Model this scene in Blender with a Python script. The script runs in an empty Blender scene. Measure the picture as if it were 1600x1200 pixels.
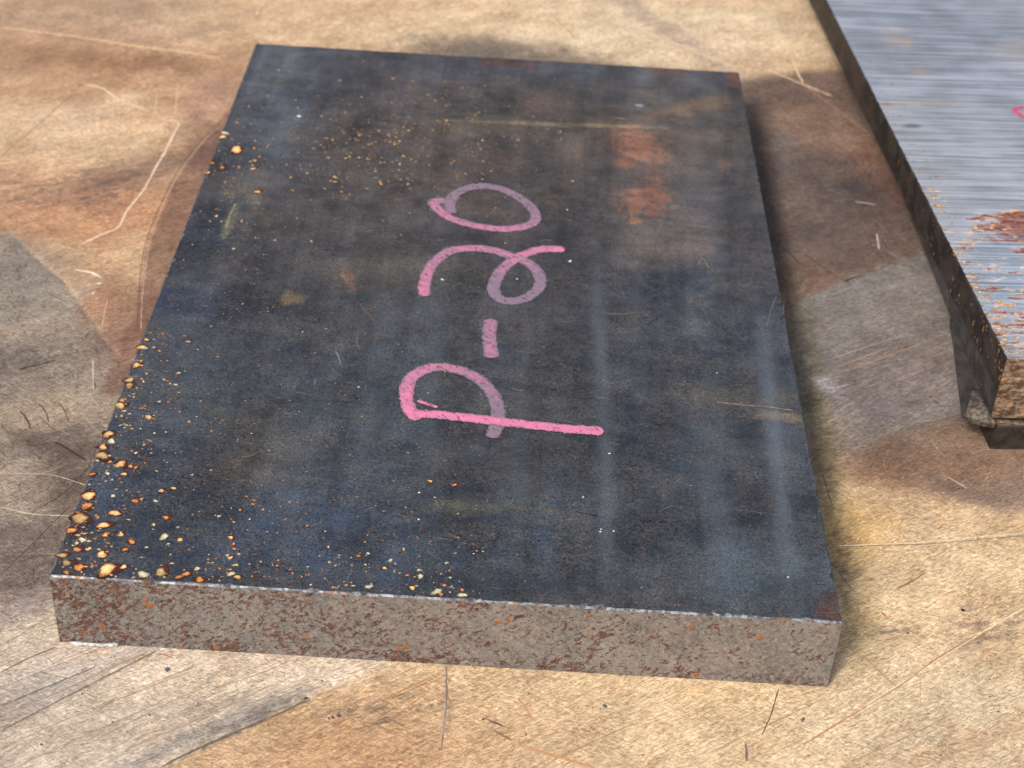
import bpy, math, random
import numpy as np
from mathutils import Vector

R = math.radians
MM = 0.001
scene = bpy.context.scene
# ------------------------------------------------------------------ camera
CAM_ROT = (0.9396, -0.0493, 0.0331)
CAM_LOC = np.array([84.3123, -220.6279, 229.6133])      # millimetres
FPX = 2510.37                                            # focal length in pixels of a 1600 wide picture
cam_data = bpy.data.cameras.new('camera')
cam = bpy.data.objects.new('camera', cam_data)
scene.collection.objects.link(cam)
scene.camera = cam
cam.rotation_euler = CAM_ROT
cam.location = Vector(CAM_LOC * MM)
cam_data.sensor_width = 36.0
cam_data.lens = 36.0 * FPX / 1600.0
cam_data.clip_start = 0.01
cam_data.clip_end = 50
cam_data.dof.use_dof = True
cam_data.dof.focus_distance = 0.325
cam_data.dof.aperture_fstop = 34
# ------------------------------------------------------------------ sky and sun
world = bpy.data.worlds.new('World')
scene.world = world
world.use_nodes = True
wn = world.node_tree
bg = wn.nodes['Background']
sky = wn.nodes.new('ShaderNodeTexSky')
sky.sky_type = 'NISHITA'
sky.sun_disc = False
SUN_EL, SUN_AZ = 45, 213                                  # soft light comes from the front left of the plate
sky.sun_elevation = R(SUN_EL)
sky.sun_rotation = R(SUN_AZ)
sky.air_density = 1.0
sky.dust_density = 6.0
sky.ozone_density = 0.6
wn.links.new(sky.outputs[0], bg.inputs[0])
bg.inputs[1].default_value = 0.072
sd = bpy.data.lights.new('sun', 'SUN')
sd.energy = 1.5
sd.angle = R(10)
sd.color = (1.0, 0.94, 0.88)
sun = bpy.data.objects.new('sun', sd)
scene.collection.objects.link(sun)
_h = math.cos(R(SUN_EL))
sun.rotation_euler = Vector((-math.sin(R(SUN_AZ)) * _h, -math.cos(R(SUN_AZ)) * _h, -math.sin(R(SUN_EL)))).to_track_quat('-Z', 'Y').to_euler()
sun.location = (-0.3, -0.5, 0.8)
scene.view_settings.view_transform = 'Standard'
scene.view_settings.look = 'None'
scene.view_settings.exposure = 1.08
scene.view_settings.gamma = 1

# ------------------------------------------------------------------ layout helpers (all in millimetres)
def _rot():
    rx, ry, rz = CAM_ROT
    cx, sx, cy, sy, cz, sz = math.cos(rx), math.sin(rx), math.cos(ry), math.sin(ry), math.cos(rz), math.sin(rz)
    Rx = np.array([[1, 0, 0], [0, cx, -sx], [0, sx, cx]])
    Ry = np.array([[cy, 0, sy], [0, 1, 0], [-sy, 0, cy]])
    Rz = np.array([[cz, -sz, 0], [sz, cz, 0], [0, 0, 1]])
    return Rz @ Ry @ Rx
ROT = _rot()
def at(px, py, z=0.0):
    """point of the level plane at height z measured at photo pixel px, py"""
    d = ROT @ np.array([(px - 800) / FPX, (600 - py) / FPX, -1.0])
    return CAM_LOC + d * ((z - CAM_LOC[2]) / d[2])

rng = np.random.default_rng(7)
_LAT = rng.random((8, 256, 256))
def vnoise(x, y, seed=0):
    L = _LAT[seed % 8]
    xi = np.floor(x).astype(int); yi = np.floor(y).astype(int)
    fx = x - xi; fy = y - yi
    fx = fx * fx * (3 - 2 * fx); fy = fy * fy * (3 - 2 * fy)
    a = L[yi & 255, xi & 255]; b = L[yi & 255, (xi + 1) & 255]
    c = L[(yi + 1) & 255, xi & 255]; d = L[(yi + 1) & 255, (xi + 1) & 255]
    return (a * (1 - fx) + b * fx) * (1 - fy) + (c * (1 - fx) + d * fx) * fy
def fbm(x, y, size, octaves=4, seed=0):
    v = 0; amp = 1; tot = 0; s = 1.0 / size
    for o in range(octaves):
        v = v + amp * vnoise(x * s + 17.3 * o, y * s + 5.1 * o, seed + o)
        tot += amp; amp *= 0.55; s *= 2.03
    return v / tot                                       # 0..1
def lin(c):
    c = np.array(c, float) / 255.0
    return np.where(c <= 0.04045, c / 12.92, ((c + 0.055) / 1.055) ** 2.4)
def smooth(a, b, v):
    t = np.clip((v - a) / (b - a), 0, 1)
    return t * t * (3 - 2 * t)

def blob(X, Y, z, px, py, rx, ry, ang=0, soft=0.5, rough=0.35, seed=0, nsize=None):
    """mask for stains and painted shade: centre and half axes measured on the photo, laid on the plane at height z"""
    c = at(px, py, z)
    a = R(ang)
    u = at(px + rx * math.cos(a), py - rx * math.sin(a), z) - c
    v = at(px + ry * math.sin(a), py + ry * math.cos(a), z) - c
    M = np.linalg.inv(np.array([[u[0], v[0]], [u[1], v[1]]]))
    dx, dy = X - c[0], Y - c[1]
    p, q = M[0, 0] * dx + M[0, 1] * dy, M[1, 0] * dx + M[1, 1] * dy
    r = np.hypot(p, q)
    if nsize is None:
        nsize = max(1.2, 0.5 * min(np.hypot(*u[:2]), np.hypot(*v[:2])))
    r = r + rough * 2 * (fbm(X, Y, nsize, 4, seed) - 0.5)
    return 1 - smooth(1 - soft, 1 + soft, r)
def poly(X, Y, z, pts, soft=2.0, rough=0.5, seed=0, nsize=4):
    P = np.array([at(*p, z)[:2] for p in pts])
    inside = np.zeros(X.shape, bool); d2 = np.full(X.shape, 1e9)
    for i in range(len(P)):
        a, b = P[i], P[(i + 1) % len(P)]
        e = b - a
        t = np.clip(((X - a[0]) * e[0] + (Y - a[1]) * e[1]) / (e @ e), 0, 1)
        d2 = np.minimum(d2, (X - a[0] - t * e[0]) ** 2 + (Y - a[1] - t * e[1]) ** 2)
        cr = ((a[1] > Y) != (b[1] > Y)) & (X < (b[0] - a[0]) * (Y - a[1]) / (b[1] - a[1] + 1e-12) + a[0])
        inside ^= cr
    s = np.sqrt(d2) * np.where(inside, 1, -1)
    s = s + rough * 2 * (fbm(X, Y, nsize, 4, seed) - 0.5)
    return smooth(-soft, soft, s)

# ------------------------------------------------------------------ object helpers
def thing(name, label, cat, group=None, loc=(0, 0, 0)):
    o = bpy.data.objects.new(name, None)
    scene.collection.objects.link(o)
    o.empty_display_size = 0.02
    o.location = loc
    o['label'] = label; o['category'] = cat
    if group: o['group'] = group
    return o
def mesh_obj(name, V, F, mats, parent=None, mat_idx=None, attrs=None, smooth_faces=False, kind=None, label=None):
    """V in mm (world), F int array (n,3) or (n,4) or a list of faces"""
    V = np.asarray(V, float) * MM
    if parent is not None:
        V = V - np.array(parent.location)
    me = bpy.data.meshes.new(name)
    if isinstance(F, np.ndarray):
        n, k = F.shape
        me.vertices.add(len(V)); me.vertices.foreach_set('co', V.astype(np.float32).ravel())
        me.loops.add(n * k); me.loops.foreach_set('vertex_index', F.astype(np.int32).ravel())
        me.polygons.add(n)
        me.polygons.foreach_set('loop_start', (np.arange(n) * k).astype(np.int32))
        me.polygons.foreach_set('loop_total', np.full(n, k, np.int32))
        me.update(calc_edges=True)
    else:
        me.from_pydata([tuple(v) for v in V], [], F); me.update()
    for m in (mats if isinstance(mats, (list, tuple)) else [mats]):
        me.materials.append(m)
    if mat_idx is not None:
        me.polygons.foreach_set('material_index', np.asarray(mat_idx, np.int32))
    me.polygons.foreach_set('use_smooth', np.full(len(me.polygons), smooth_faces))
    for k, a in (attrs or {}).items():
        a = np.asarray(a, np.float32)
        if a.ndim == 2:
            at_ = me.attributes.new(k, 'FLOAT_COLOR', 'POINT')
            at_.data.foreach_set('color', np.concatenate([a, np.ones((len(a), 1), np.float32)], 1).ravel())
        else:
            at_ = me.attributes.new(k, 'FLOAT', 'POINT')
            at_.data.foreach_set('value', a)
    o = bpy.data.objects.new(name, me)
    scene.collection.objects.link(o)
    if parent is not None: o.parent = parent
    if kind: o['kind'] = kind
    if label: o['label'] = label
    return o
def grid_patch(P):
    """P (m,n,3) grid of points -> verts, quads"""
    m, n = P.shape[:2]
    i = np.arange(m * n).reshape(m, n)
    F = np.stack([i[:-1, :-1], i[:-1, 1:], i[1:, 1:], i[1:, :-1]], -1).reshape(-1, 4)
    return P.reshape(-1, 3), F

class NT:
    """tiny node tree writer"""
    def __init__(s, name):
        s.m = bpy.data.materials.new(name); s.m.use_nodes = True
        s.t = s.m.node_tree; s.b = s.t.nodes['Principled BSDF']; s.out = s.t.nodes['Material Output']
    def n(s, typ, **kw):
        x = s.t.nodes.new(typ)
        for k, v in kw.items(): setattr(x, k, v)
        return x
    def l(s, a, b): s.t.links.new(a, b)
    def put(s, inp, v):
        if isinstance(v, bpy.types.NodeSocket): s.l(v, inp)
        elif v is not None:
            if inp.type == 'RGBA' and len(v) == 3: v = (*v, 1)
            inp.default_value = v
    def attr(s, name, color=True):
        a = s.n('ShaderNodeAttribute', attribute_name=name)
        return a.outputs['Color'] if color else a.outputs['Fac']
    def obj(s): return s.n('ShaderNodeTexCoord').outputs['Object']
    def map(s, vec, rot=(0, 0, 0), scale=(1, 1, 1), loc=(0, 0, 0)):
        # rotate first, then stretch, so a direction can be picked freely
        m1 = s.n('ShaderNodeMapping'); s.l(vec, m1.inputs[0]); m1.inputs['Rotation'].default_value = rot
        m2 = s.n('ShaderNodeMapping'); s.l(m1.outputs[0], m2.inputs[0]); m2.inputs['Scale'].default_value = scale; m2.inputs['Location'].default_value = loc
        return m2.outputs[0]
    def noise(s, vec, size_mm, detail=3, rough=0.55, dist=0, out='Fac'):
        x = s.n('ShaderNodeTexNoise'); s.put(x.inputs['Vector'], vec)
        x.inputs['Scale'].default_value = 1000.0 / size_mm; x.inputs['Detail'].default_value = detail
        x.inputs['Roughness'].default_value = rough; x.inputs['Distortion'].default_value = dist
        return x.outputs[out]
    def vor(s, vec, size_mm, feature='F1', out='Distance', rnd=1.0):
        x = s.n('ShaderNodeTexVoronoi', feature=feature); s.put(x.inputs['Vector'], vec)
        x.inputs['Scale'].default_value = 1000.0 / size_mm; x.inputs['Randomness'].default_value = rnd
        return x.outputs[out]
    def rng(s, v, a, b, c=0.0, d=1.0, smooth=True):
        x = s.n('ShaderNodeMapRange'); x.interpolation_type = 'SMOOTHSTEP' if smooth else 'LINEAR'
        s.put(x.inputs['Value'], v)
        for i, q in zip(('From Min', 'From Max', 'To Min', 'To Max'), (a, b, c, d)): s.put(x.inputs[i], q)
        return x.outputs['Result']
    def ridge(s, vec, size_mm, a, b, detail=3, rough=0.6, dist=0.8):
        # thin crinkled lines where the noise crosses its middle
        q = s.math('ABSOLUTE', s.math('SUBTRACT', s.noise(vec, size_mm, detail, rough, dist), 0.5))
        return s.rng(q, a, b, 1, 0)
    def math(s, op, a, b=None, clamp=False):
        x = s.n('ShaderNodeMath', operation=op, use_clamp=clamp); s.put(x.inputs[0], a)
        if b is not None: s.put(x.inputs[1], b)
        return x.outputs[0]
    def mix(s, f, a, b, typ='MIX'):
        x = s.n('ShaderNodeMix', data_type='RGBA', blend_type=typ)
        s.put(x.inputs[0], f); s.put(x.inputs[6], a); s.put(x.inputs[7], b)
        return x.outputs[2]
    def bump(s, h, dist_mm, strength=1.0, normal=None):
        x = s.n('ShaderNodeBump'); s.put(x.inputs['Height'], h)
        x.inputs['Distance'].default_value = dist_mm * MM; x.inputs['Strength'].default_value = strength
        if normal is not None: s.l(normal, x.inputs['Normal'])
        return x.outputs[0]
    def set(s, color=None, rough=None, metal=None, normal=None, spec=None, aniso=None):
        for k, v in (('Base Color', color), ('Roughness', rough), ('Metallic', metal), ('Normal', normal), ('Specular IOR Level', spec), ('Anisotropic', aniso)):
            if v is not None: s.put(s.b.inputs[k], v)
        return s.m
K = 0.80                                                 # paint values of the photo -> surface colours
def L3(r, g, b, k=1.0): return tuple(lin((r, g, b)) * k)

# ------------------------------------------------------------------ materials
def mat_wood():
    t = NT('worn_wood'); o = t.obj()
    tint = t.attr('tint'); gsel = t.attr('grain_turn', False); dirt = t.attr('grime', False)
    warp = t.noise(o, 9, 2, out='Color')
    wv = t.n('ShaderNodeVectorMath', operation='MULTIPLY_ADD'); t.l(warp, wv.inputs[0])
    wv.inputs[1].default_value = (0.0022,) * 3; t.l(o, wv.inputs[2]); ow = wv.outputs[0]
    g1 = t.map(ow, (0, 0, R(-38)), (0.10, 1, 1))
    g2 = t.map(ow, (0, 0, R(35)), (0.14, 1, 1))
    fib1 = t.noise(g1, 0.55, 4, 0.6); fib2 = t.noise(g2, 0.5, 4, 0.6)
    fib = t.mix(gsel, fib1, fib2)
    g3 = t.map(ow, (0, 0, R(-30)), (0.4, 1, 1))
    g4 = t.map(ow, (0, 0, R(20)), (0.35, 1, 1))
    shortf = t.mix(t.rng(t.noise(o, 25, 2), 0.4, 0.6), t.noise(g3, 0.5, 5, 0.72, 0.6), t.noise(g4, 0.5, 5, 0.72, 0.6))
    broad = t.noise(g1, 5, 3, 0.5)
    cloud = t.noise(o, 14, 4, 0.6)
    v = t.math('ADD', t.rng(fib, 0.3, 0.72, 0.88, 1.10), t.rng(shortf, 0.34, 0.66, -0.30, 0.22))
    v = t.math('ADD', v, t.rng(broad, 0.3, 0.7, -0.06, 0.06))
    v = t.math('ADD', v, t.rng(cloud, 0.3, 0.7, -0.08, 0.08))
    col = t.mix(1.0, tint, v, 'MULTIPLY')
    fleck = t.noise(t.map(ow, (0, 0, R(-34)), (0.20, 1, 1), (3, 5, 1)), 0.36, 3, 0.85, 0.3)
    fleck2 = t.noise(t.map(ow, (0, 0, R(24)), (0.25, 1, 1), (8, 5, 1)), 0.36, 3, 0.85, 0.4)
    fl_ = t.math('MULTIPLY', t.rng(fleck, 0.36, 0.64, 0.78, 1.20), t.rng(fleck2, 0.36, 0.64, 0.86, 1.14))
    col = t.mix(1.0, col, fl_, 'MULTIPLY')
    tick = t.rng(t.noise(t.map(ow, (0, 0, R(80)), (0.3, 1, 1), (2, 2, 1)), 0.9, 4, 0.75), 0.56, 0.64)
    tick = t.math('MULTIPLY', tick, t.math('MULTIPLY', gsel, t.rng(t.noise(o, 5, 3), 0.38, 0.58, 0.25, 0.95)))
    col = t.mix(tick, col, t.mix(1.0, col, (0.45, 0.40, 0.38, 1), 'MULTIPLY'))
    # pores and short dark pits
    pit = t.rng(t.noise(g3, 1.1, 4, 0.75), 0.67, 0.74)
    pit = t.math('MULTIPLY', pit, t.rng(t.noise(o, 8, 2), 0.45, 0.62))
    col = t.mix(t.math('MULTIPLY', pit, 0.45), col, L3(92, 70, 55))
    pale = t.rng(t.noise(t.map(ow, (0, 0, R(-52)), (0.12, 1, 1)), 0.9, 4, 0.7), 0.64, 0.74)
    col = t.mix(t.math('MULTIPLY', pale, 0.30), col, L3(238, 224, 200))
    cr = t.ridge(t.map(ow, (0, 0, R(-32)), (0.45, 1, 1)), 0.95, 0.0, 0.13, 4, 0.7, 0.8)
    cr2 = t.ridge(t.map(ow, (0, 0, R(28)), (0.4, 1, 1), (4, 1, 7)), 0.85, 0.0, 0.12, 4, 0.7, 0.8)
    col = t.mix(t.math('MULTIPLY', t.math('MAXIMUM', cr, cr2), t.rng(cloud, 0.3, 0.7, 0.6, 1.0)), t.mix(1.0, col, (0.80, 0.755, 0.71, 1), 'MULTIPLY'), t.mix(1.0, col, (1.18, 1.20, 1.25, 1), 'MULTIPLY'))
    dk = t.ridge(t.map(ow, (0, 0, R(-40)), (0.3, 1, 1), (1, 9, 3)), 2.0, 0.0, 0.05, 4, 0.7, 0.5)
    col = t.mix(t.math('MULTIPLY', dk, t.rng(t.noise(o, 6, 2), 0.4, 0.62, 0.1, 0.6)), col, t.mix(1.0, col, (0.62, 0.56, 0.52, 1), 'MULTIPLY'))
    # warm blotches
    col = t.mix(t.rng(t.noise(o, 6, 4, 0.6), 0.52, 0.75, 0, 0.28), col, t.mix(1.0, col, (1.05, 0.80, 0.58, 1), 'MULTIPLY'))
    # grime: grey smudges in fine flecks
    gm = t.math('MULTIPLY', dirt, t.rng(t.noise(g3, 1.6, 5, 0.75), 0.42, 0.62))
    col = t.mix(t.math('MULTIPLY', gm, 0.8), col, L3(70, 66, 66))
    h = t.math('ADD', t.math('ADD', shortf, t.math('MULTIPLY', fib, 0.8)), t.math('MULTIPLY', t.math('MAXIMUM', cr, cr2), 0.35))
    n = t.bump(h, 0.34, 0.9)
    return t.set(color=col, rough=t.rng(cloud, 0.3, 0.7, 0.48, 0.66), normal=n, spec=0.35)

def mat_scale():
    """dark mill scale of the plate's top"""
    t = NT('dark_mill_scale'); o = t.obj()
    tint = t.attr('tint'); streak_mask = t.attr('pale_streak', False); dust = t.attr('dust', False)
    cloud = t.noise(o, 16, 5, 0.62)
    gx = t.map(o, (0, 0, R(4)), (0.22, 1, 1))
    streakx = t.noise(gx, 2.4, 5, 0.65)
    gy = t.map(o, (0, 0, R(2)), (1, 0.05, 1))
    streaky = t.noise(gy, 5.0, 3, 0.5)
    fine = t.noise(o, 0.5, 4, 0.85)
    band = t.noise(t.map(o, (0, 0, R(1.5)), (1, 0.07, 1)), 12, 4, 0.6)
    v = t.math('MULTIPLY', t.rng(cloud, 0.32, 0.68, 0.58, 1.45), t.rng(band, 0.34, 0.66, 0.66, 1.42))
    v = t.math('MULTIPLY', v, t.rng(streakx, 0.3, 0.7, 0.85, 1.18))
    v = t.math('MULTIPLY', v, t.rng(fine, 0.34, 0.66, 0.40, 1.8))
    col = t.mix(1.0, tint, v, 'MULTIPLY')
    col = t.mix(t.rng(t.noise(o, 22, 4, 0.6), 0.46, 0.68, 0, 0.6), col, t.mix(1.0, col, (1.45, 1.2, 0.98, 1), 'MULTIPLY'))
    # pale scuffs and fibre-like hairline scratches
    sc = t.rng(t.noise(t.map(o, (0, 0, R(25)), (0.25, 1, 1)), 0.9, 5, 0.8, 1.2), 0.63, 0.72)
    sc2 = t.rng(t.noise(t.map(o, (0, 0, R(-35)), (0.25, 1, 1)), 0.8, 5, 0.8, 1.5), 0.64, 0.72)
    sc = t.math('MULTIPLY', t.math('MAXIMUM', sc, sc2), t.rng(t.noise(o, 7, 3), 0.35, 0.65, 0.15, 1))
    col = t.mix(t.math('MULTIPLY', sc, 0.42), col, L3(150, 145, 140))
    cr = t.ridge(t.map(o, (0, 0, R(12)), (0.6, 1, 1)), 0.85, 0.0, 0.06, 4, 0.75, 1.2)
    cr = t.math('MULTIPLY', cr, t.rng(t.noise(o, 5.0, 4, 0.6), 0.32, 0.66, 0.25, 1.0))
    col = t.mix(t.math('MULTIPLY', cr, 0.36), col, t.mix(t.noise(o, 9, 2), L3(142, 126, 108), L3(122, 124, 130)))
    grain = t.rng(t.noise(t.map(o, (0, 0, R(-10)), (0.5, 1, 1), (6, 1, 4)), 0.45, 3, 0.85), 0.54, 0.66)
    grain = t.math('MULTIPLY', grain, t.rng(t.noise(o, 11, 4, 0.65), 0.40, 0.62, 0.12, 0.85))
    col = t.mix(t.math('MULTIPLY', grain, 0.38), col, t.mix(t.noise(o, 14, 3), L3(150, 136, 116), L3(120, 130, 140)))
    # fine rust dust
    rd = t.math('MULTIPLY', t.rng(t.noise(o, 0.8, 3, 0.7), 0.62, 0.70), t.rng(t.noise(o, 5, 3, 0.7), 0.42, 0.60))
    rd = t.math('MULTIPLY', rd, dust)
    col = t.mix(t.math('MULTIPLY', rd, 0.75), col, L3(172, 128, 86))
    # small light dust grains
    wd = t.rng(t.vor(o, 3.2), 0.0, 0.055, 1, 0)
    col = t.mix(t.math('MULTIPLY', wd, 0.7), col, L3(185, 185, 180))
    col = t.mix(t.math('MULTIPLY', streak_mask, t.math('MULTIPLY', t.rng(streaky, 0.3, 0.7, 0.2, 0.9), t.rng(fine, 0.3, 0.7, 0.4, 1.2))), col, L3(100, 110, 120))
    n = t.bump(t.math('ADD', fine, t.math('MULTIPLY', streakx, 1.0)), 0.16, 0.85)
    n = t.bump(cloud, 0.5, 0.25, n)
    r = t.math('ADD', t.rng(band, 0.3, 0.7, 0.46, 0.34), t.rng(fine, 0.3, 0.7, -0.05, 0.08))
    r = t.math('ADD', r, t.math('MULTIPLY', rd, 0.3))
    return t.set(color=col, rough=r, normal=n, spec=0.5, metal=0.1)

def mat_sawn():
    """grey sawn steel end flecked with rust"""
    t = NT('rust_flecked_sawn_steel'); o = t.obj()
    rusty = t.attr('rusty', False)
    base = t.mix(t.rng(t.noise(o, 9, 3), 0.35, 0.65), L3(96, 94, 93), L3(120, 117, 114))
    base = t.mix(t.rng(t.noise(o, 1.0, 4, 0.7), 0.35, 0.65, 0, 0.6), base, L3(146, 141, 137))
    w = t.noise(o, 2.5, 2, out='Color')
    wv = t.n('ShaderNodeVectorMath', operation='MULTIPLY_ADD'); t.l(w, wv.inputs[0]); wv.inputs[1].default_value = (0.0016,) * 3; t.l(o, wv.inputs[2])
    ow = wv.outputs[0]
    f1 = t.noise(t.map(ow, (0, R(30), 0), (0.6, 1, 1)), 0.95, 3, 0.8, 0.3)
    f3 = t.noise(o, 4.5, 4, 0.6)
    thr = t.math('SUBTRACT', t.rng(rusty, 0, 1, 0.625, 0.49, smooth=False), t.rng(f3, 0.35, 0.65, -0.05, 0.05, False))
    m1 = t.rng(t.math('SUBTRACT', f1, thr), -0.03, 0.05)
    col = t.mix(t.math('MULTIPLY', m1, 0.9), base, t.mix(t.rng(t.noise(o, 1.6, 3), 0.35, 0.65), L3(64, 36, 30), L3(100, 60, 42)))
    f2 = t.noise(t.map(ow, (0, R(-35), 0), (0.45, 1, 1), (3, 1, 2)), 0.7, 4, 0.75)
    m2 = t.rng(f2, 0.55, 0.66)
    col = t.mix(t.math('MULTIPLY', m2, 0.65), col, L3(76, 64, 58))
    col = t.mix(t.rng(t.noise(t.map(o, loc=(4, 4, 4)), 0.5, 3, 0.8), 0.56, 0.68, 0, 0.5), col, L3(176, 170, 164))
    tool = t.rng(t.noise(t.map(o, (0, R(38), 0), (1, 1, 0.06)), 0.5, 3, 0.7), 0.35, 0.65, 0.90, 1.10)
    col = t.mix(1.0, col, tool, 'MULTIPLY')
    spot = t.rng(t.vor(ow, 4.4), 0.08, 0.20, 1, 0)
    sel = t.rng(t.noise(o, 6, 1), 0.42, 0.52)
    spot = t.math('MULTIPLY', spot, sel)
    col = t.mix(spot, col, t.mix(t.noise(o, 0.8, 2), L3(96, 54, 30), L3(190, 120, 62)))
    sp2 = t.rng(t.vor(t.map(ow, loc=(7, 3, 9)), 2.6), 0.06, 0.12, 1, 0)
    sp2 = t.math('MULTIPLY', sp2, t.rng(t.math('ADD', t.noise(o, 5, 1), t.math('MULTIPLY', rusty, 0.2)), 0.55, 0.65))
    col = t.mix(sp2, col, L3(150, 88, 50))
    n = t.bump(t.math('ADD', t.math('ADD', m1, spot), t.noise(o, 0.7, 4)), 0.14, 0.7)
    return t.set(color=col, rough=t.rng(rusty, 0.1, 0.8, 0.42, 0.62), normal=n, spec=0.45, metal=0.3)

def mat_bare():
    t = NT('bare_steel_edge'); o = t.obj()
    col = t.mix(t.rng(t.noise(o, 1.2, 4, 0.7), 0.42, 0.62), L3(66, 70, 76), L3(128, 134, 140))
    col = t.mix(t.rng(t.noise(o, 4, 4, 0.7), 0.56, 0.64), col, L3(110, 82, 62))
    return t.set(color=col, rough=0.5, metal=0.6)

def mat_machined():
    """bright ground steel, lines across, with rust"""
    t = NT('ground_bright_steel'); o = t.obj()
    tint = t.attr('tint'); rust = t.attr('rusty', False)
    a = R(-DIR_DEG)
    ln = t.noise(t.map(o, (0, 0, a), (0.006, 1, 1)), 1.2, 4, 0.85)
    ln2 = t.noise(t.map(o, (0, 0, a), (0.012, 1, 1), (5, 2, 0)), 0.42, 3, 0.7)
    v = t.math('MULTIPLY', t.rng(ln, 0.35, 0.65, 0.80, 1.12), t.rng(ln2, 0.38, 0.62, 0.58, 1.25))
    v = t.math('MULTIPLY', v, t.rng(t.noise(o, 12, 4), 0.3, 0.7, 0.85, 1.12))
    col = t.mix(1.0, tint, v, 'MULTIPLY')
    fl = t.noise(t.map(o, (0, 0, a), (0.28, 1, 1)), 2.2, 5, 0.72)
    m = t.rng(t.math('ADD', fl, t.math('MULTIPLY', rust, 0.32)), 0.70, 0.78)
    col = t.mix(m, col, t.mix(t.rng(t.noise(o, 1.4, 3), 0.4, 0.6), L3(104, 50, 36), L3(132, 92, 78)))
    bl = t.math('MULTIPLY', t.rng(t.noise(t.map(o, (0, 0, a), (0.4, 1, 1), (2, 2, 2)), 1.5, 3, 0.6), 0.60, 0.66), t.rng(rust, 0.1, 0.6))
    col = t.mix(bl, col, L3(206, 150, 96))
    n = t.bump(ln2, 0.06, 0.5)
    n = t.bump(ln, 0.12, 0.6, n)
    n = t.bump(m, 0.15, 0.5, n)
    metal = t.math('SUBTRACT', 0.85, t.math('MAXIMUM', m, bl), True)
    return t.set(color=col, rough=t.rng(m, 0, 1, 0.42, 0.7), normal=n, metal=metal)

def mat_dark_side():
    t = NT('dark_scaled_steel_side'); o = t.obj()
    col = t.mix(t.rng(t.noise(o, 7, 4, 0.65), 0.38, 0.62), L3(24, 22, 21), L3(52, 45, 41))
    col = t.mix(t.rng(t.noise(o, 1.5, 4, 0.7), 0.55, 0.70, 0, 0.5), col, L3(84, 70, 60))
    return t.set(color=col, rough=0.6, normal=t.bump(t.noise(o, 1.0, 4, 0.7), 0.25, 0.7), spec=0.35)
def mat_grey_side():
    t = NT('dull_grey_steel'); o = t.obj()
    col = t.mix(t.rng(t.noise(o, 5, 4, 0.65), 0.35, 0.65), L3(48, 47, 48), L3(72, 69, 68))
    col = t.mix(t.rng(t.noise(t.map(o, (0, 0, R(30)), (0.3, 1, 1)), 1.2, 4, 0.7), 0.58, 0.68, 0, 0.5), col, L3(110, 98, 90))
    return t.set(color=col, rough=0.5, normal=t.bump(t.noise(o, 1.1, 4, 0.7), 0.12, 0.6), spec=0.4, metal=0.2)
def mat_torn():
    t = NT('torn_steel_end'); o = t.obj()
    col = t.mix(t.rng(t.noise(o, 1.4, 4, 0.7), 0.4, 0.6), L3(58, 53, 48), L3(104, 96, 84))
    col = t.mix(t.rng(t.noise(o, 2.2, 3, 0.7), 0.55, 0.65), col, L3(70, 44, 34))
    return t.set(color=col, rough=0.6, normal=t.bump(t.noise(o, 1.2, 4, 0.7), 0.5, 0.9), metal=0.2)
def mat_rusty_end():
    t = NT('rusty_brown_steel_end'); o = t.obj()
    col = t.mix(t.rng(t.noise(t.map(o, (0, 0, 0), (0.4, 1, 1)), 1.4, 5, 0.75), 0.40, 0.60), L3(72, 50, 38), L3(140, 124, 106))
    col = t.mix(t.rng(t.noise(t.map(o, (0, 0, 0), (0.5, 1, 1), (3, 3, 3)), 1.3, 4, 0.7), 0.60, 0.66), col, L3(206, 142, 66))
    col = t.mix(t.rng(t.noise(o, 1.3, 4, 0.7), 0.60, 0.66), col, L3(60, 34, 26))
    return t.set(color=col, rough=0.6, normal=t.bump(t.noise(o, 1.0, 4, 0.7), 0.3, 0.8), metal=0.15)
def mat_attr(name, rough=0.6, bumpmm=0.08, k=1.0, spec=0.35, mul=(0.75, 1.25), size=0.7, metal=0):
    t = NT(name); o = t.obj()
    nz = t.noise(o, size, 4, 0.7)
    col = t.mix(1.0, t.attr('tint'), t.rng(nz, 0.3, 0.7, *mul), 'MULTIPLY')
    return t.set(color=col, rough=rough, normal=t.bump(nz, bumpmm, 0.7), spec=spec, metal=metal)
def mat_paint():
    t = NT('pink_marker_paint'); o = t.obj()
    fade = t.attr('fade', False); edge = t.attr('edge', False)
    nz = t.noise(t.map(o, (0, 0, R(10)), (0.5, 1, 1)), 1.6, 5, 0.7)
    f = t.rng(t.math('ADD', t.math('ADD', fade, t.rng(edge, 0.45, 1.0, 0, 0.4)), t.rng(nz, 0.3, 0.7, -0.25, 0.45, False)), 0.0, 1.0, smooth=False)
    col = t.mix(f, L3(206, 120, 152), L3(122, 106, 122))
    col = t.mix(t.rng(t.noise(o, 0.6, 4, 0.75), 0.5, 0.72, 0, 0.5), col, t.mix(0.5, col, L3(190, 140, 158)))
    wear = t.rng(t.noise(t.map(o, (0, 0, R(50)), (0.4, 1, 1)), 0.8, 5, 0.85), 0.54, 0.62)
    hole = t.math('MAXIMUM', t.math('MULTIPLY', wear, 0.8), t.rng(t.math('ADD', edge, t.rng(t.noise(o, 0.5, 4, 0.7), 0.3, 0.7, -0.2, 0.2)), 0.86, 1.05))
    t.set(color=col, rough=0.55, normal=t.bump(nz, 0.05, 0.6), spec=0.3)
    tr = t.n('ShaderNodeBsdfTransparent'); ms = t.n('ShaderNodeMixShader')
    t.l(hole, ms.inputs[0]); t.l(t.b.outputs[0], ms.inputs[1]); t.l(tr.outputs[0], ms.inputs[2]); t.l(ms.outputs[0], t.out.inputs[0])
    return t.m
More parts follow.
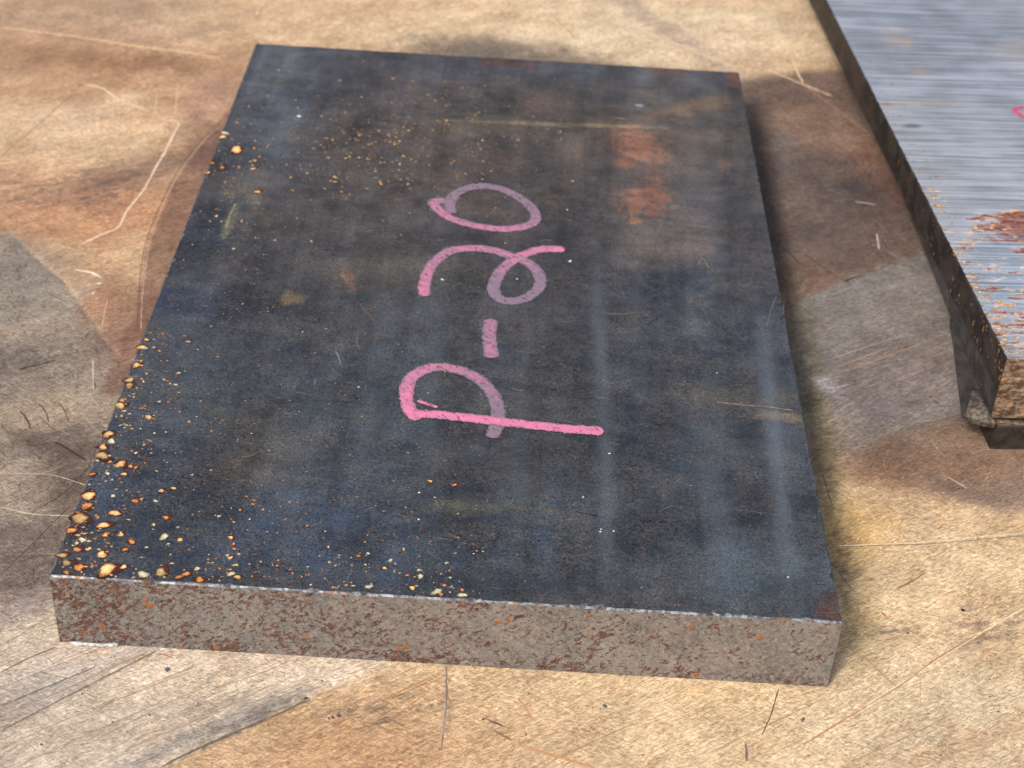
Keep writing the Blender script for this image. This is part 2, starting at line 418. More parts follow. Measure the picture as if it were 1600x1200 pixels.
def mat_void():
    t = NT('gap_dark'); return t.set(color=(0.02, 0.02, 0.02), rough=0.8)

M_wood = mat_wood(); M_scale = mat_scale(); M_sawn = mat_sawn(); M_bare = mat_bare()
M_dark = mat_dark_side(); M_grey = mat_grey_side(); M_torn = mat_torn(); M_end = mat_rusty_end()
M_rust = mat_attr('rust_blister', 0.62, 0.10, mul=(0.7, 1.3), size=0.6)
M_scr = mat_attr('raw_wood_scratch', 0.7, 0.1, mul=(0.8, 1.2), size=0.8)
M_chip = mat_attr('loose_grit', 0.5, 0.1)
M_pink = mat_paint()

# ------------------------------------------------------------------ worktop
def colour_layers(X, Y, z, base, layers):
    C = np.tile(lin(base), (X.size, 1)).reshape(X.shape + (3,))
    for i, (kind, args, col, k) in enumerate(layers):
        m = (blob if kind == 'b' else poly)(X, Y, z, *args[0], **dict(seed=i, **args[1])) * k
        C = C * (1 - m[..., None]) + lin(col) * m[..., None]
    return C
B = lambda px, py, rx, ry, ang, col, k=0.7, **kw: ('b', ((px, py, rx, ry, ang), kw), col, k)
P = lambda pts, col, k=0.8, **kw: ('p', ((pts,), kw), col, k)

xs = np.arange(-52, 262.01, 0.5); ys = np.arange(-75, 345.01, 0.5)
far = np.array([-600, -300, -120.])
xs = np.concatenate([far, xs, [330, 500, 800.]]); ys = np.concatenate([[-500, -250, -130.], ys, [420, 600, 900.]])
X, Y = np.meshgrid(xs, ys)
wood_layers = [
    # broad tones
    B(250, 120, 420, 150, 0, (205, 168, 128), .8, soft=.7),
    B(60, 60, 240, 70, 5, (178, 140, 112), .6, soft=.7),
    B(240, 30, 140, 30, 0, (162, 134, 112), .6, soft=.6),
    B(30, 20, 110, 45, 0, (120, 112, 104), .75, soft=.6),
    B(90, 235, 170, 45, 12, (238, 208, 165), .75, soft=.6),
    B(90, 200, 120, 25, 22, (240, 214, 176), .5, soft=.6),
    B(120, 330, 200, 60, 0, (196, 146, 106), .8, soft=.5),
    B(130, 290, 110, 22, 8, (158, 124, 102), .5, soft=.7, rough=.7),
    B(250, 255, 60, 22, 10, (118, 92, 80), .55, soft=.8, rough=.7),
    B(30, 270, 90, 60, 0, (222, 180, 136), .5, soft=.6),
    B(120, 110, 130, 20, -4, (172, 132, 92), .5, soft=.7),
    B(170, 90, 240, 14, -5, (150, 112, 74), .6, soft=.8),
    B(760, 20, 480, 60, 0, (232, 206, 162), .9, soft=.5),
    B(1060, 60, 260, 60, 0, (236, 216, 176), .8, soft=.5),
    B(500, 20, 200, 25, 5, (208, 172, 132), .5, soft=.7),
    B(830, 95, 190, 26, -8, (122, 112, 96), .8, soft=.5, rough=.5),
    B(750, 80, 60, 18, -10, (104, 98, 86), .6, soft=.6, rough=.5),
    B(1040, 45, 150, 14, -32, (196, 176, 150), .7, soft=.5),
    # bottom
    B(1000, 1110, 520, 140, 0, (238, 212, 166), .8, soft=.5),
    B(1450, 980, 320, 220, 0, (238, 212, 164), .85, soft=.5),
    B(1500, 1120, 200, 100, 0, (232, 214, 176), .6, soft=.6),
    B(1540, 970, 90, 60, 0, (214, 182, 140), .45, soft=.8, rough=.6),
    B(650, 1150, 220, 80, 0, (216, 176, 130), .6, soft=.6),
    B(560, 1180, 160, 50, 0, (206, 164, 116), .6, soft=.6),
    B(1520, 1160, 120, 20, 20, (196, 160, 120), .5, soft=.8, rough=.7),
    B(1330, 830, 60, 40, 0, (222, 178, 96), .6, soft=.7),
    # lower left plank
    P([(-60, 945), (90, 905), (700, 1000), (640, 1018), (480, 1090), (250, 1200), (-80, 1420)], (214, 202, 178), .88, soft=1.0, rough=.6),
    B(420, 1050, 200, 34, 6, (240, 222, 190), .8, soft=.6),
    B(120, 1170, 160, 50, 20, (222, 206, 178), .6, soft=.6),
    B(40, 1080, 100, 34, 25, (188, 180, 164), .6, soft=.7),
    B(150, 1045, 140, 14, 26, (186, 180, 168), .5, soft=.7),
    B(300, 1150, 160, 10, 25, (160, 154, 142), .7, soft=.6, rough=.6),
    B(395, 1120, 95, 9, 26, (146, 140, 130), .7, soft=.6, rough=.6),
    # grey wedge on the left
    P([(-160, 200), (0, 345), (55, 402), (100, 440), (190, 568), (260, 570), (90, 910), (-160, 980)], (160, 150, 132), .88, soft=.6, rough=.8, nsize=3),
    B(30, 440, 90, 70, 0, (140, 136, 124), .6, soft=.6),
    B(20, 600, 110, 24, 10, (118, 110, 98), .5, soft=.7),
    B(120, 530, 80, 40, -30, (172, 160, 140), .5, soft=.7),
    B(60, 650, 110, 26, 12, (184, 166, 138), .7, soft=.5),
    B(30, 760, 90, 50, 10, (176, 162, 138), .6, soft=.6),
    B(130, 730, 70, 60, 0, (122, 104, 90), .65, soft=.7),
    B(20, 700, 80, 14, 12, (112, 98, 86), .5, soft=.7, rough=.7),
    B(60, 880, 110, 55, 15, (128, 112, 102), .75, soft=.6),
    B(20, 830, 60, 20, 0, (92, 80, 72), .55, soft=.7, rough=.7),
    B(20, 950, 70, 25, 20, (150, 138, 130), .6, soft=.7),
    # red-brown band beside the plate
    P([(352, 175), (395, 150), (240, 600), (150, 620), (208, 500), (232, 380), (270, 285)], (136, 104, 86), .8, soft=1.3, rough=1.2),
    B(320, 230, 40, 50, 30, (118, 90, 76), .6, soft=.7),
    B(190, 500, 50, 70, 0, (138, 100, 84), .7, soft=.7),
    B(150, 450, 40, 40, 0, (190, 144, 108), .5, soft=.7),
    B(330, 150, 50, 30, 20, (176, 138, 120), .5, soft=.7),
    # wood tint darkened for shade between the two pieces; stains and grey patch
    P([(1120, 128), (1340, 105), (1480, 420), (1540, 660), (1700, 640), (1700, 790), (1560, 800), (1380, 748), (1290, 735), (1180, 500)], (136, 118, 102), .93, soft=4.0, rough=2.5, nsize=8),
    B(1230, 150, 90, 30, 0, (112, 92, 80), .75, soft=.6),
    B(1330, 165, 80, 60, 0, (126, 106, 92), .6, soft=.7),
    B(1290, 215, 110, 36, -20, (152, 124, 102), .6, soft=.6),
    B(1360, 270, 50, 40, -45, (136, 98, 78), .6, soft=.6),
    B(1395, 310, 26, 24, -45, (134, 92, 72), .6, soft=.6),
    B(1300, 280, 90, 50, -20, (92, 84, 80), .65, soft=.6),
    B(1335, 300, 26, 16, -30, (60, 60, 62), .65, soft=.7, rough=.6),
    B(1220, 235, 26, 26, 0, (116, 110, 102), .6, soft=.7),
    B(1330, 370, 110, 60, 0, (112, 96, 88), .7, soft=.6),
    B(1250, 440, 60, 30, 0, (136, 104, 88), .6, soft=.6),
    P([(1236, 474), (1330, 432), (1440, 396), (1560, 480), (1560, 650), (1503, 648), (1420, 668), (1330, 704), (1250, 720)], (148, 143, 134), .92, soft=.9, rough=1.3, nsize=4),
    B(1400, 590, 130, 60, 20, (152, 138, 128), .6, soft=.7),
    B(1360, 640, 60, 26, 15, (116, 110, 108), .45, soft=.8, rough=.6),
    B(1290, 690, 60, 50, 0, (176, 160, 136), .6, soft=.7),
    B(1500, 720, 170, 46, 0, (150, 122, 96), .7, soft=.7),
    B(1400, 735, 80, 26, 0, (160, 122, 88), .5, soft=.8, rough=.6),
    # plate's shadow on its right, painted into the wood as olive and dark strips
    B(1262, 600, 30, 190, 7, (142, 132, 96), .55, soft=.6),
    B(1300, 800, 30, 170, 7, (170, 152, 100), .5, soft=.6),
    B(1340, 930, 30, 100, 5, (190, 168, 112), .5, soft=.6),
    B(1190, 260, 26, 130, 6, (74, 62, 54), .7, soft=.7), B(1215, 390, 22, 90, 8, (84, 72, 60), .6, soft=.7),  # darkest part of the plate's shadow, painted into the wood colour
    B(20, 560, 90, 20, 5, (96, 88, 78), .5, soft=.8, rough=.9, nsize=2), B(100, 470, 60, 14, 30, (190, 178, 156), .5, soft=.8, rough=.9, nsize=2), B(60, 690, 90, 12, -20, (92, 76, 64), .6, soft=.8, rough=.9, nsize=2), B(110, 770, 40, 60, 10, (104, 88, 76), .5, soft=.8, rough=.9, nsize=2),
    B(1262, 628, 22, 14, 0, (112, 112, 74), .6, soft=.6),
    B(1290, 600, 24, 10, -30, (196, 192, 186), .7, soft=.6),
]
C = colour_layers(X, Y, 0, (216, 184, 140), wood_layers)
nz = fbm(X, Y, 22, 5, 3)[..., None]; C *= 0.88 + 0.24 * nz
gturn = poly(X, Y, 0, [(-60, 300), (0, 352), (100, 440), (190, 568), (260, 570), (90, 910), (-60, 950)], soft=.6)
gturn = np.maximum(gturn, poly(X, Y, 0, [(1120, 128), (1340, 105), (1440, 396), (1236, 474)], soft=3) * .8)
grime = np.zeros(X.shape)
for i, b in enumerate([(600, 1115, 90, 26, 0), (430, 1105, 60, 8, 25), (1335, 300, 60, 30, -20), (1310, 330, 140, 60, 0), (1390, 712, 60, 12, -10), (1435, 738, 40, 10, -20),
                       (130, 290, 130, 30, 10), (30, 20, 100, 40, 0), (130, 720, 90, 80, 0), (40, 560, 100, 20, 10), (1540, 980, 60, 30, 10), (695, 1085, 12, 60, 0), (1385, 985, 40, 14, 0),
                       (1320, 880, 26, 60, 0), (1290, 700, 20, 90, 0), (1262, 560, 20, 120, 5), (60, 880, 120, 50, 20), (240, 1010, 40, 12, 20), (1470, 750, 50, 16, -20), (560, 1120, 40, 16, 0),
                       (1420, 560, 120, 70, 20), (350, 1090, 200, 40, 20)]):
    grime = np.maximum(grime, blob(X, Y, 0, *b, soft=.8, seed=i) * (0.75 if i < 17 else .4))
# relief: long grain grooves and a low waviness
Zt = -0.10 * fbm(X, Y, 18, 3, 2) + 0.05
def groove(pts, w, depth):
    global Zt
    Pm = [at(*p, 0) for p in pts]
    for a, b in zip(Pm[:-1], Pm[1:]):
        e = (b - a)[:2]
        tt = np.clip(((X - a[0]) * e[0] + (Y - a[1]) * e[1]) / (e @ e), 0, 1)
        d = np.hypot(X - a[0] - tt * e[0], Y - a[1] - tt * e[1])
        Zt = Zt - depth * np.exp(-(d / w) ** 2)
groove([(250, 1200), (376, 1140), (480, 1090), (560, 1055)], 0.7, 0.5)
groove([(0, 352), (55, 402), (100, 440), (190, 568)], 0.7, 0.2)
groove([(1236, 474), (1330, 432), (1440, 396)], 0.5, 0.25)
groove([(1503, 648), (1420, 668), (1330, 704)], 0.6, 0.12)
for p0, p1 in (((0, 1051), (87, 1011)), ((0, 1103), (149, 1042)), ((0, 1142), (245, 1016)), ((0, 1180), (300, 1040)), ((120, 1190), (420, 1050)), ((1380, 1100), (1530, 991))):
    groove([p0, p1], 0.5, 0.22)
Zt = np.minimum(Zt, 0)
V, F = grid_patch(np.stack([X, Y, Zt], -1))
wt = thing('worktop', 'worn and stained pale wooden worktop under the steel pieces', 'worktop')
del wt['category'], wt['label']; bpy.data.objects.remove(wt)
m, n = X.shape
rim = np.concatenate([np.arange(n), np.arange(1, m) * n + n - 1, (m - 1) * n + np.arange(n - 2, -1, -1), np.arange(m - 2, 0, -1) * n])
V2 = V[rim].copy(); V2[:, 2] = -32
i0 = len(V); k = len(rim); idx = np.arange(k)
sideF = np.stack([rim[idx], i0 + idx, i0 + (idx + 1) % k, rim[(idx + 1) % k]], 1)
Vall = np.concatenate([V, V2]); Fall = np.concatenate([F, sideF])
ext = lambda a: np.concatenate([a, a[rim]])
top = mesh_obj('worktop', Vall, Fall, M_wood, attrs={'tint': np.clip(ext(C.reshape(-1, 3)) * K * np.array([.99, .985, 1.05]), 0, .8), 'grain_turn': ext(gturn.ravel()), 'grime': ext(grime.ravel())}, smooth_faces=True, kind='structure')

# ------------------------------------------------------------------ ribbons: scratches, marker strokes
def catmull(P, step):
    P = np.asarray(P, float)
    if len(P) < 3:
        n = max(2, int(np.linalg.norm(P[1] - P[0]) / step)); t = np.linspace(0, 1, n + 1)[:, None]
        return P[0] * (1 - t) + P[-1] * t
    Q = np.concatenate([[2 * P[0] - P[1]], P, [2 * P[-1] - P[-2]]]); out = []
    for i in range(1, len(Q) - 2):
        n = max(2, int(np.linalg.norm(Q[i + 1] - Q[i]) / step))
        t = (np.arange(n) / n)[:, None]
        out.append(.5 * ((2 * Q[i]) + (-Q[i - 1] + Q[i + 1]) * t + (2 * Q[i - 1] - 5 * Q[i] + 4 * Q[i + 1] - Q[i + 2]) * t ** 2 + (-Q[i - 1] + 3 * Q[i] - 3 * Q[i + 1] + Q[i + 2]) * t ** 3))
    return np.concatenate(out + [P[-1:]])
def ribbon(pts, z, width, lift=0.05, climb=0.0, ragged=0.12, across=5, step=0.35, taper=0.6, seed=0, px=True, dome=0.03):
    P3 = np.array([at(p[0], p[1], z)[:2] for p in pts]) if px else np.array(pts, float)
    C2 = catmull(P3, step); n = len(C2)
    T = np.gradient(C2, axis=0); T /= np.linalg.norm(T, axis=1)[:, None] + 1e-9
    N = np.stack([-T[:, 1], T[:, 0]], 1)
    s = np.concatenate([[0], np.cumsum(np.linalg.norm(np.diff(C2, axis=0), axis=1))])
    r = np.random.default_rng(seed)
    def nz1(size):
        q = r.random(int(s[-1] / size) + 4); return np.interp(s / size, np.arange(len(q)), q) - .5
    wl = width / 2 * (1 + ragged * 2 * nz1(0.8) + ragged * nz1(3)); wr = width / 2 * (1 + ragged * 2 * nz1(0.8) + ragged * nz1(3))
    cap = np.clip(np.minimum(s, s[-1] - s) / (width * taper + 1e-6), 0, 1); cap = np.sqrt(np.clip(1 - (1 - cap) ** 2, 0.04, 1))
    wl *= cap; wr *= cap
    tt = np.linspace(-1, 1, across)
    G = np.zeros((n, across, 3))
    for j, t in enumerate(tt):
        off = np.where(t < 0, t * wl, t * wr)
        G[:, j, :2] = C2 + N * off[:, None]
        G[:, j, 2] = z + lift + climb * s / max(s[-1], 1e-6) + dome * (1 - t * t)
    edge = np.tile(np.abs(tt), (n, 1)); al = np.tile((s / s[-1])[:, None], (1, across))
    return G, edge, al
class Bag:
    def __init__(s): s.V = []; s.F = []; s.C = []; s.n = 0
    def add(s, V, F, C):
        s.V.append(V); s.F.append(np.asarray(F) + s.n); s.C.append(C); s.n += len(V)
    def build(s, name, m, parent=None, kind=None, label=None):
        return mesh_obj(name, np.concatenate(s.V), np.concatenate(s.F), m, parent, attrs={'tint': np.concatenate(s.C)}, smooth_faces=True, kind=kind, label=label)

scr = Bag()
def scratch(pts, w, col, seed, k=.85):
    # w in photo pixels near the scratch
    c = at(*pts[len(pts) // 2], 0); u = at(pts[len(pts) // 2][0] + 10, pts[len(pts) // 2][1], 0)
    w = w * np.linalg.norm(u - c) / 10
    G, e, a = ribbon(pts, 0, w, lift=0.012, ragged=.55, across=3, step=.6, taper=3, seed=seed, dome=0.012)
    V, F = grid_patch(G); al = a.ravel()
    cc = lin(col) * k * (0.85 + 0.3 * np.random.default_rng(seed).random((len(V), 1)))
    scr.add(V, F, np.clip(cc, 0, 1))
S = [([(241, 182), (262, 187), (279, 191), (270, 212), (257, 238), (241, 266), (224, 297), (199, 329), (184, 355), (157, 367), (126, 382)], 3.4, (214, 190, 166)),
     ([(130, 131), (85, 172), (40, 212), (0, 246)], 2.2, (170, 134, 98)),
     ([(212, 72), (180, 92), (150, 115)], 3, (150, 118, 88)),
     ([(0, 42), (70, 51), (140, 60), (210, 72), (280, 80), (340, 90)], 4.5, (214, 184, 146)),
     ([(130, 131), (160, 138), (190, 158), (230, 172)], 3.5, (222, 196, 160)),
     ([(350, 189), (315, 224), (280, 270), (255, 322), (238, 367), (227, 420), (222, 470), (220, 515)], 1.3, (190, 156, 140)),
     ([(345, 192), (309, 226), (274, 274), (248, 326), (230, 372), (219, 430), (214, 520)], 1.0, (108, 80, 68)),
     ([(116, 421), (140, 425), (160, 434)], 4, (234, 216, 196)), ([(150, 443), (160, 442)], 5, (236, 220, 202)), ([(142, 459), (149, 457)], 4, (230, 212, 190)),
     ([(168, 468), (163, 490), (160, 510)], 1.6, (200, 168, 140)),
     ([(278, 130), (274, 180)], 2, (214, 184, 150)), ([(245, 140), (243, 175)], 2, (206, 176, 142)),
     ([(28, 578), (60, 570), (90, 562)], 3.5, (64, 58, 52)), ([(145, 560), (146, 610)], 1.8, (190, 176, 158)),
     ([(85, 690), (112, 705), (136, 720)], 4, (62, 52, 46)), ([(60, 650), (95, 680), (130, 700)], 1.6, (96, 82, 70)), ([(100, 780), (130, 745), (150, 700)], 1.6, (84, 70, 60)),
     ([(50, 800), (100, 770), (138, 730)], 1.8, (78, 62, 54)), ([(10, 890), (70, 830), (110, 790)], 1.8, (84, 70, 62)),
     ([(0, 792), (50, 803), (110, 806)], 2.2, (196, 184, 166)), ([(20, 740), (80, 742), (140, 760)], 1.6, (188, 172, 150)),
     ([(30, 640), (42, 655), (48, 672)], 3, (92, 78, 64)), ([(60, 630), (72, 645), (76, 660)], 2.4, (96, 80, 64)), ([(90, 628), (100, 640), (108, 660)], 2.4, (110, 92, 72)),
     ([(250, 1200), (290, 1178), (376, 1140), (446, 1110), (481, 1092)], 2.6, (116, 102, 88)),
     ([(0, 1051), (40, 1030), (87, 1011)], 1.8, (146, 112, 86)), ([(0, 1103), (60, 1078), (149, 1042)], 1.6, (128, 112, 100)), ([(0, 1142), (100, 1090), (245, 1016)], 1.6, (134, 120, 106)),
     ([(60, 1050), (115, 1062)], 1.8, (140, 128, 110)), ([(245, 1020), (272, 1028)], 2.6, (160, 124, 98)), ([(255, 1022), (275, 1024)], 2.2, (170, 130, 104)),
     ([(150, 1155), (260, 1100), (330, 1070)], 1.6, (168, 138, 104)), ([(170, 1190), (300, 1130)], 1.6, (176, 168, 156)),
     ([(697, 1040), (698, 1085), (695, 1125), (690, 1170)], 2.6, (124, 112, 104)), ([(696, 1095), (692, 1150)], 4.5, (170, 152, 136)),
     ([(595, 1094), (640, 1074), (700, 1045)], 2.4, (186, 130, 88)), ([(595, 1096), (645, 1077), (690, 1052)], 1, (120, 80, 56)),
     ([(1217, 1075), (1212, 1093), (1207, 1110), (1198, 1132), (1190, 1150)], 2.2, (118, 84, 62)), ([(1165, 1160), (1167, 1190)], 3.5, (120, 104, 96)),
     ([(810, 1090), (825, 1112), (832, 1128)], 4, (196, 148, 104)), ([(800, 1160), (850, 1176), (930, 1200)], 4.5, (192, 144, 102)), ([(770, 1140), (800, 1158)], 3, (140, 104, 80)),
     ([(756, 1122), (775, 1130), (790, 1136)], 2.5, (96, 80, 76)),
     ([(1255, 1164), (1321, 1123), (1403, 1073), (1464, 1029), (1530, 991)], 2.6, (176, 132, 96)), ([(1350, 1105), (1420, 1060), (1540, 985), (1600, 950)], 2.2, (226, 206, 172)),
     ([(1304, 853), (1380, 850), (1460, 846), (1540, 838), (1600, 833)], 1.8, (230, 214, 184)), ([(1304, 855), (1380, 852), (1460, 849), (1600, 837)], 1.2, (130, 104, 76)),
     ([(1403, 919), (1425, 908), (1447, 894)], 2.4, (138, 106, 76)), ([(1376, 955), (1388, 966)], 3, (190, 110, 64)), ([(1350, 1025), (1380, 1055), (1404, 1075)], 2.2, (180, 140, 104)),
     ([(1300, 880), (1330, 920)], 1.4, (104, 90, 58)), ([(1285, 740), (1300, 790)], 1.4, (96, 84, 52)), ([(1295, 790), (1320, 800)], 1.4, (104, 92, 60)),
     ([(1202, 372), (1230, 392), (1250, 412)], 2.4, (74, 66, 60)), ([(1212, 425), (1240, 450)], 2.2, (80, 70, 62)), ([(1255, 395), (1290, 420), (1330, 445)], 2.2, (86, 76, 70)),
     ([(1300, 380), (1340, 410)], 2, (92, 80, 74)), ([(1370, 365), (1374, 390)], 2.8, (188, 176, 164)), ([(1335, 315), (1370, 320)], 3, (176, 164, 152)), ([(1345, 430), (1320, 440)], 2.6, (52, 46, 44)),
     ([(1390, 395), (1440, 420)], 2, (150, 138, 128)), ([(1240, 110), (1260, 135), (1300, 165), (1360, 210)], 2.6, (150, 120, 106)), ([(1232, 60), (1240, 100), (1255, 130)], 3, (214, 190, 156)),
     ([(1330, 440), (1360, 428)], 1.4, (104, 96, 90)), ([(1500, 648), (1455, 660), (1440, 661)], 1.6, (104, 92, 84)), ([(1458, 625), (1470, 634)], 2.4, (54, 48, 46)),
     ([(1260, 560), (1330, 530), (1430, 500)], 1.4, (116, 108, 104)), ([(1300, 640), (1400, 590), (1490, 560)], 1.4, (112, 102, 96)), ([(1350, 620), (1470, 570)], 1.2, (108, 98, 94)),
     ([(1280, 600), (1300, 606), (1330, 600)], 1.8, (196, 190, 184)), ([(1380, 715), (1385, 740)], 2, (150, 110, 90)), ([(1480, 745), (1510, 762)], 2.5, (196, 178, 160)),
     ([(1455, 690), (1475, 712)], 1.4, (186, 170, 150)), ([(1300, 560), (1420, 520)], 1.1, (170, 162, 154)), ([(960, 30), (1060, 70), (1150, 105)], 7, (206, 186, 156)),
     ([(900, 60), (860, 20)], 3, (196, 164, 122)), ([(395, 15), (402, 30), (410, 10)], 4, (176, 148, 130)), ([(1060, 70), (1160, 95), (1300, 150)], 3.5, (206, 176, 146))]
for i, (p, w, c) in enumerate(S): scratch(p, w, c, i)
for i, (a_, b_) in enumerate([((0, 1020), (70, 988)), ((0, 1075), (200, 985 + 10)), ((0, 1120), (230, 1018)), ((10, 1165), (330, 1030)), ((40, 1190), (250, 1098)), ((330, 1078), (460, 1030)), ((120, 1120), (300, 1048)), ((0, 1010), (60, 975)), ((200, 1170), (420, 1072)),
                               ((1270, 520), (1400, 478)), ((1280, 545), (1470, 480)), ((1290, 590), (1480, 520)), ((1310, 615), (1490, 545)), ((1330, 660), (1480, 600)), ((1300, 575), (1380, 545)), ((1360, 690), (1440, 655)),
                               ((0, 470), (60, 455)), ((10, 520), (130, 500)), ((0, 610), (110, 590)), ((1100, 1180), (1290, 1090)), ((1330, 1190), (1480, 1120)), ((1420, 890), (1560, 820)), ((860, 1190), (990, 1130))]):
    scratch([a_, ((a_[0] + b_[0]) / 2, (a_[1] + b_[1]) / 2 + (i % 3 - 1) * 2), b_], 1.0 + .3 * (i % 3), [(158, 140, 118), (146, 128, 108), (168, 136, 104)][i % 3], 200 + i)
# many short faint knife marks
r = random.Random(5)
for i in range(200):
    px, py = r.uniform(-10, 1610), r.uniform(860, 1210) if i % 3 else r.uniform(440, 1000)
    if i % 3 == 0: px = r.uniform(-10, 180) if i % 2 else r.uniform(1290, 1600)
    p0 = at(px, py, 0); a = R(r.choice([r.gauss(38, 6), r.gauss(38, 6), r.gauss(15, 10), r.uniform(0, 180)])); L = r.uniform(1.5, 9)
    q = p0 + np.array([math.cos(a), math.sin(a), 0]) * L
    if -6 < p0[0] < 156 and -2 < p0[1] < 246: continue
    G, e, al = ribbon([p0[:2], (p0[:2] + q[:2]) / 2 + r.uniform(-.2, .2), q[:2]], 0, r.uniform(.07, .17), lift=0.010, ragged=.6, across=3, step=.7, taper=3, seed=i, px=False, dome=.01)
    V, F = grid_patch(G)
    grey = p0[0] < 20 and py < 900 or (px > 1240 and py < 700)
    col = r.choice([(222, 200, 166), (190, 158, 122), (176, 142, 108), (160, 130, 100)]) if not grey else r.choice([(176, 164, 148), (104, 92, 82)])
    scr.add(V, F, np.tile(lin(col) * .8, (len(V), 1)))
scr.build('scratches', M_scr, top, kind='stuff')

# loose grit and dark specks on the wood
def specks(bag, pts, z=0.0, sides=7, frame=None, seed=0):
    """pts: (x, y, rx, ry, angle, height, inner colour, outer colour, halo) in plane mm"""
    rr = np.random.default_rng(seed)
    if frame is None: O = np.array([0, 0, z]); U = np.array([1, 0, 0]); W = np.array([0, 1, 0]); N = np.array([0, 0, 1])
    else: O, U, W, N = frame
    for k, (x, y, rx, ry, a, h, ci, co, halo) in enumerate(pts):
        t = np.arange(sides) / sides * 2 * math.pi + rr.random()
        ph = rr.random(3) * 6.28
        rad = 1 + .22 * np.cos(2 * t + ph[0]) + .13 * np.cos(3 * t + ph[1]) + .07 * np.cos(5 * t + ph[2]) + (rr.random(sides) - .5) * (.12 if sides > 6 else .5)
        ca, sa = math.cos(a), math.sin(a)
        def ring(s, dx=0, dy=0):
            p, q = rx * s * rad * np.cos(t) + dx, ry * s * rad * np.sin(t) + dy
            return x + ca * p - sa * q, y + sa * p + ca * q
        vs = []; cs = []
        lift = 0.012 + 0.0015 * (k % 9)
        for (s, hh, c) in ([(1.0 + halo, lift, co), (1.0, lift + .3 * h, co), (.72, lift + .8 * h, ci)] if halo else [(1.0, lift, co * .6), (.86, lift + .5 * h, co), (.6, lift + .9 * h, ci)]):
            px_, py_ = ring(s, *((halo * rx * .35, halo * ry * .3) if s > 1.001 else (0, 0)))
            vs.append(O + np.outer(px_, U) + np.outer(py_, W) + N * hh); cs.append(np.tile(c, (sides, 1)) * (.85 + .18 * np.cos(t - .9) + .35 * (rr.random(sides) - .5))[:, None])
        vs.append((O + x * U + y * W + N * (lift + h))[None]); cs.append(np.array([ci]))
        V = np.concatenate(vs); Cc = np.concatenate(cs)
        nr = len(vs) - 1; F = []
        for q in range(nr - 1):
            for j in range(sides):
                j2 = (j + 1) % sides
                F += [(q * sides + j, q * sides + j2, (q + 1) * sides + j2), (q * sides + j, (q + 1) * sides + j2, (q + 1) * sides + j)]
        for j in range(sides): F.append(((nr - 1) * sides + j, (nr - 1) * sides + (j + 1) % sides, nr * sides))
        bag.add(V, np.array(F), Cc)
grit = Bag(); pts = []
r = random.Random(11)
for (px, py, w) in [(1362, 706, 9), (1370, 712, 5), (1402, 716, 6), (1398, 713, 4), (1431, 735, 6), (1440, 741, 4), (1255, 1124, 9), (945, 1103, 9), (938, 1108, 5), (926, 1106, 4), (822, 1148, 6), (530, 1118, 8), (520, 1121, 6), (545, 1108, 5), (514, 1123, 4),
                    (503, 1064, 4), (478, 1091, 6), (262, 1046, 10), (176, 1128, 4), (65, 1163, 4), (1505, 953, 8), (1418, 989, 5), (1560, 1112, 4), (1450, 1115, 4), (1300, 688, 3), (1180, 1010 + 100, 3), (755, 1124, 5), (1344, 431, 5), (1372, 1077, 3)]:
    p = at(px, py, 0); s = w / 8.0 / 2
    c = lin(r.choice([(50, 46, 48), (76, 74, 80), (96, 88, 84)]) if w < 9 else (92, 92, 98))
    pts.append((p[0], p[1], s, s * r.uniform(.6, 1), r.uniform(0, 3), .05, c, c * 1.3, 0))
for i in range(260):
    px, py = r.uniform(0, 1600), r.uniform(880, 1200) if i % 2 else r.uniform(440, 900)
    p = at(px, py, 0)
    if -4 < p[0] < 154 and -2 < p[1] < 246: continue
    s = r.uniform(.08, .24); c = lin(r.choice([(96, 78, 64), (70, 62, 58), (140, 104, 76)]))
    pts.append((p[0], p[1], s, s * r.uniform(.5, 1), r.uniform(0, 3), .03, c, c * 1.4, 0))
specks(grit, pts, 0, 6, seed=2)
grit.build('grit', M_chip, top, kind='stuff')

